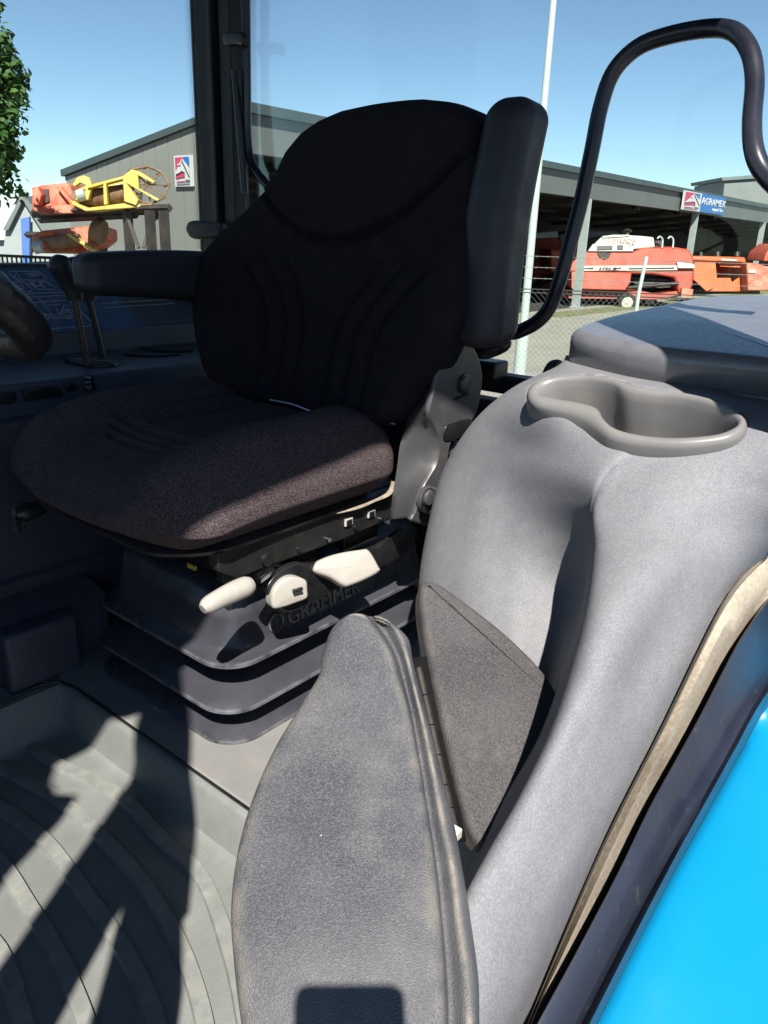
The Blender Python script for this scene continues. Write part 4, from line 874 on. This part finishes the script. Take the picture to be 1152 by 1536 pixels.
# cup holder
def rs(P_, n=96):
    """resample a closed pixel outline evenly"""
    s_ = spline([V((x, y, 0)) for x, y in P_], 8, True); s_.append(s_[0]); L_ = [0]
    for a, b in zip(s_, s_[1:]): L_.append(L_[-1]+(b-a).length)
    out = []; j = 0
    for k in range(n):
        t = L_[-1]*k/n
        while L_[j+1] < t: j += 1
        q = s_[j].lerp(s_[j+1], (t-L_[j])/max(1e-9, L_[j+1]-L_[j])); out.append((q.x, q.y))
    return out
ci, co, cb_ = rs(cin), rs(cout), rs(cbase)
def loop(P_, k, sh=None): return [CP(x, y, k) for x, y in P_]
def mixl(a, b, t): return [p.lerp(q, t) for p, q in zip(a, b)]
Lb = [p-cn*.012 for p in loop(cb_, -.018)]; Lo = loop(co, 0); Li = loop(ci, 0)
cI = [0]*96
def shrink(P_, k, dz):
    c = sum(P_, V((0, 0, 0)))/len(P_); 
    return [p+(c-p)*k-cn*dz-V((0, 0, dz*.5)) for p in P_]
Rg = [Lb, mixl(Lb, Lo, .45), mixl(Lb, Lo, .85), [p+cn*.002 for p in mixl(Lo, Li, .12)], [p+cn*.0045 for p in mixl(Lo, Li, .4)], [p+cn*.004 for p in mixl(Lo, Li, .7)], [p-cn*.001 for p in mixl(Lo, Li, .95)], shrink(Li, .02, .008), shrink(Li, .05, .03), shrink(Li, .09, .052), shrink(Li, .14, .06), shrink(Li, .3, .062)]
ch_ = MB().rings(Rg, False, True).build('cup_holder', cup_plastic, nc, ang=75)
# lid
topc = [(857, 500), (868, 488), (905, 474), (950, 464), (1000, 454), (1060, 443.5), (1110, 441), (1160, 440), (1260, 441)]
td = [1.24, 1.28, 1.33, 1.37, 1.41, 1.45, 1.44, 1.42, 1.38]
near_ = [(1300, 556, .90), (1230, 548, .935), (1152, 538, .975), (1075, 530, 1.02), (998, 521, 1.065), (930, 512, 1.125), (880, 505, 1.19)]
top = [PD(x, y, d) for (x, y), d in zip(topc, td)]+[PD(*q) for q in near_]
top = spline(top, 3, True)
A3 = Matrix(((0, 0, 0), (0, 0, 0), (0, 0, 0))); b3 = V((0, 0, 0))
for p in top:
    q = (p.x, p.y, 1)
    for i_ in range(3):
        b3[i_] += q[i_]*p.z
        for j_ in range(3): A3[i_][j_] += q[i_]*q[j_]
cf = A3.inverted() @ b3
for p in top: p.z = .85*(cf.x*p.x+cf.y*p.y+cf.z)+.15*p.z
m = MB(); dz = V((0, 0, -1)); th = .064
ctr = sum(top, V((0, 0, 0)))/len(top)
R = []
for k in range(7):
    a = k/6*math.pi/2; R.append([p+(ctr-p).normalized()*(.016*(1-math.sin(a)))+dz*(.016*(1-math.cos(a))) for p in top])
R = R[::1]
cap = [[ctr+(p-ctr)*q+V((0, 0, .004*(1-q))) for p in R[0]] for q in (.05, .3, .6, .85, .95)]
R = cap+R+[[p+dz*(th*.72) for p in top], [p+dz*(th*.745)+(ctr-p).normalized()*.004 for p in top], [p+dz*(th*.77) for p in top], [p+dz*th*.95+(ctr-p).normalized()*.004 for p in top], [p+dz*th+(ctr-p).normalized()*.02 for p in top]]
m.rings(R, True, True).build('lid', vinyl_lid, nc, ang=100)
# inside return of the moulding under the lid
m = MB(); R = [[p+dz*(th+.0)+(ctr-p).normalized()*.02 for p in top], [p+dz*(th+.05)+(ctr-p).normalized()*.03 for p in top]]
m.rings(R, False, True).build('lid_seat', bracket_m, nc)
# ------------------------------------------------------------------ triangular pad, hinge and leaf panel
tp = [(624, 897), (630, 890), (640, 890), (660, 899), (700, 928), (750, 968), (798, 1016), (822, 1052), (824, 1070), (815, 1110), (795, 1160), (770, 1215), (748, 1256), (728, 1276), (710, 1278), (696, 1262), (684, 1225), (668, 1160), (650, 1080), (634, 1000), (624, 930)]
def tdep(x, y): return .985-(y-890)*.00046+(x-700)*-.00018
q0, q1, q2 = PD(640, 900, 1.03), PD(822, 1055, .965), PD(705, 1270, .86)
tn = (q1-q0).cross(q2-q0).normalized()
if tn.dot(_f) > 0: tn = -tn
P3 = [PP(x, y, q0, tn) for x, y in tp]
P3 = spline(P3, 4, True)
if tn.dot(_f) > 0: tn = -tn
tri = MB().pad(P3, tn, .040, .012, 0, segs=8).build('side_pad', rubber_b, ang=60)
tag(tri, 'triangular grained dark plastic pad against the grey console', 'pad')
hg = thing('hinge', 'rusty metal hinge strip between the two grained pads', 'hinge', PD(665, 1150, .9))
ys = [1003, 1045, 1090, 1135, 1180, 1215, 1250]
for a, b in zip(ys, ys[1:]):
    xa, xb = 628+(a-1003)*.225, 628+(b-2-1003)*.225
    MB().cyl(PD(xa, a, .93-(a-1003)*.0005), PD(xb, b-2, .93-(b-1003)*.0005), .0042, 12).build('knuckle', orange_rust, hg)
m = MB(); m.add([PD(600, 985, .95), PD(640, 985, .95), PD(700, 1262, .84), PD(660, 1262, .82)], [(0, 1, 2, 3)]); m.build('leaf_plate', blackmetal, hg, solid=.002)
m = MB(); a = PD(682, 1250, .79); m.box(a-V((.006, .006, .006)), a+V((.006, .006, .006))); m.build('end_bolt', cream, hg, bevel=.002)
LF = [[(520, 925), (526, 921), (534, 920), (545, 921), (552, 924), (566, 926), (580, 930)],
 [(497, 945), (510, 936), (530, 930), (558, 938), (572, 942), (595, 945), (611, 956)],
 [(483, 985), (503, 975), (540, 970), (580, 975), (594, 980), (610, 984), (619, 990)],
 [(479, 1012), (505, 1012), (545, 1010), (592, 1015), (606, 1020), (620, 1024), (629, 1030)],
 [(452, 1058), (490, 1062), (545, 1065), (608, 1075), (620, 1080), (635, 1084), (645, 1090)],
 [(415, 1120), (460, 1130), (535, 1135), (620, 1145), (632, 1150), (650, 1155), (662, 1160)],
 [(384, 1190), (440, 1200), (525, 1208), (630, 1220), (644, 1225), (664, 1228), (680, 1232)],
 [(361, 1270), (430, 1280), (525, 1288), (640, 1296), (656, 1300), (679, 1302), (694, 1306)],
 [(350, 1360), (430, 1370), (530, 1376), (648, 1382), (665, 1385), (690, 1388), (707, 1390)],
 [(355, 1450), (440, 1455), (540, 1458), (654, 1462), (672, 1464), (700, 1465), (717, 1466)],
 [(366, 1540), (450, 1540), (550, 1540), (656, 1540), (675, 1540), (704, 1540), (719, 1540)],
 [(382, 1660), (450, 1660), (550, 1660), (656, 1660), (675, 1660), (704, 1660), (722, 1660)]]
dep = [.725, .720, .712, .702, .687, .664, .637, .608, .578, .551, .530, .505]
off = [.014, .004, 0, .001, .017, .007, .02]
rows = []
for r_, d in zip(LF, dep):
    q = [PD(x, y, d+o) for (x, y), o in zip(r_, off)]
    q = [PD(r_[0][0]+10, r_[0][1]+3, d+.05)]+q+[PD(r_[-1][0]-4, r_[-1][1]+2, d+.05)]
    rows.append(q)
top0 = [PD(545+(x-545)*.8, y+6, .775) for x, y in [(535, 925), (520, 925), (526, 922), (534, 921), (545, 922), (552, 925), (566, 928), (580, 932), (570, 935)]]
rows = [top0]+rows
lm = MB().grid(rows, 6, 6).build('side_pad', rubber, solid=.003, ang=70)
tag(lm, 'tall leaf shaped grained dark plastic panel in the foreground', 'pad')

for (x, y, d_, r_, e_) in ((388, 1436, .566, .0016, 1.8), (482, 1253, .617, .0007, 1)):
    c = PD(x, y, d_-.001); q = [c+(_r*math.cos(a)*(1+.2*math.sin(3*a))+(_u+_r*.3)*math.sin(a)*e_)*r_ for a in [k*math.pi/6 for k in range(12)]]
    MB().pad(q, -_f, .0012, .0005).build('chip', chipm, lm)
# ------------------------------------------------------------------ door opening: seal, black frame, blue body
S_out = [(1290, 760), (1230, 810), (1160, 888), (1125, 935), (1097, 980), (1040, 1090), (975, 1207), (925, 1310), (862, 1430), (797, 1550), (755, 1650)]
F_out = [(1330, 860), (1240, 945), (1152, 1060), (1115, 1125), (1080, 1188), (1016, 1303), (955, 1420), (897, 1536), (840, 1650)]
def res(P_, n=40):
    s_ = spline([V((x, y, 0)) for x, y in P_], 6); L_ = [0]
    for a, b in zip(s_, s_[1:]): L_.append(L_[-1]+(b-a).length)
    out = []; j = 0
    for k in range(n):
        t = L_[-1]*k/(n-1)*.99999
        while L_[j+1] < t: j += 1
        q = s_[j].lerp(s_[j+1], (t-L_[j])/max(1e-9, L_[j+1]-L_[j])); out.append((q.x, q.y))
    return out
a_, b_, c_ = res(S_in), res(S_out), res(F_out)
L2 = lambda p, q, t: (p[0]+(q[0]-p[0])*t, p[1]+(q[1]-p[1])*t)
m = MB(); rows = []
for i, (p, q) in enumerate(zip(a_, b_)):
    jit = 0
    rows.append([QV(*p, .215), QV(*p, .199), QV(*L2(p, q, .10), .193), QV(*L2(p, q, .14), .199), QV(*L2(p, q, .4), .190+jit), QV(*L2(p, q, .8), .190+jit), QV(*L2(p, q, .99), .191), QV(*L2(p, q, 1.03), .205)])
n_ = 8; m.add([p for r_ in rows for p in r_], [(i*n_+j, i*n_+j+1, (i+1)*n_+j+1, (i+1)*n_+j) for i in range(len(rows)-1) for j in range(n_-1)])
seal = m.build('door_seal', seal_m, cab, ang=80)
m = MB(); rows = []
for p, q in zip(b_, c_):
    rows.append([QV(*L2(p, q, -.02), .204), QV(*p, .187), QV(*L2(p, q, .03), .176), QV(*L2(p, q, .3), .166), QV(*L2(p, q, .62), .158), QV(*L2(p, q, .78), .150), QV(*L2(p, q, .86), .143), QV(*L2(p, q, .93), .145), QV(*q, .16)])
n_ = 9; m.add([p for r_ in rows for p in r_], [(i*n_+j, i*n_+j+1, (i+1)*n_+j+1, (i+1)*n_+j) for i in range(len(rows)-1) for j in range(n_-1)])
m.build('door_frame', frame_paint, cab, ang=70)
m = MB(); rows = []
D_out = [(1500, 1000), (1450, 1100), (1420, 1200), (1400, 1300), (1380, 1400), (1360, 1500), (1340, 1600), (1320, 1700), (1300, 1850)]
d_ = res(D_out)
for p, q in zip(c_, d_):
    r_ = [QV(*L2(p, q, -.03), .170), QV(*L2(p, q, -.01), .160), QV(*L2(p, q, .04), .146)]
    for t in (.2, .45, .75, 1.0): r_.append(PD(*L2(p, q, t), QV(*L2(p, q, .04), .146).dot(_f)*(1-.03*t)))
    rows.append(r_)
n_ = 7; m.add([p for r_ in rows for p in r_], [(i*n_+j, i*n_+j+1, (i+1)*n_+j+1, (i+1)*n_+j) for i in range(len(rows)-1) for j in range(n_-1)])
bf = m.build('body_panel', blue_m, ang=70); tag(bf, 'bright blue painted tractor body panel beside the black door frame', 'tractor panel')
# the photographer's telephone, lens at the camera position, held in the open doorway
ph = thing('mobile_phone', 'dark mobile phone held in the doorway casting its shadow on the leaf panel', 'phone', (-.03, -.03, -.1))
def camp(x, y, z): return _r*x+_u*y-_f*z
m = MB(); q = []
for cx_, cy_, a0 in ((.045, .0, 0), (-.012, .0, 90), (-.012, -.13, 180), (.045, -.13, 270)):
    for k in range(6):
        a = math.radians(a0+18*k); q.append(camp(cx_+.010*math.cos(a), cy_+.010*math.sin(a), .006))
m.prism(q, -_f*.009).build('phone_body', phone_m, ph)
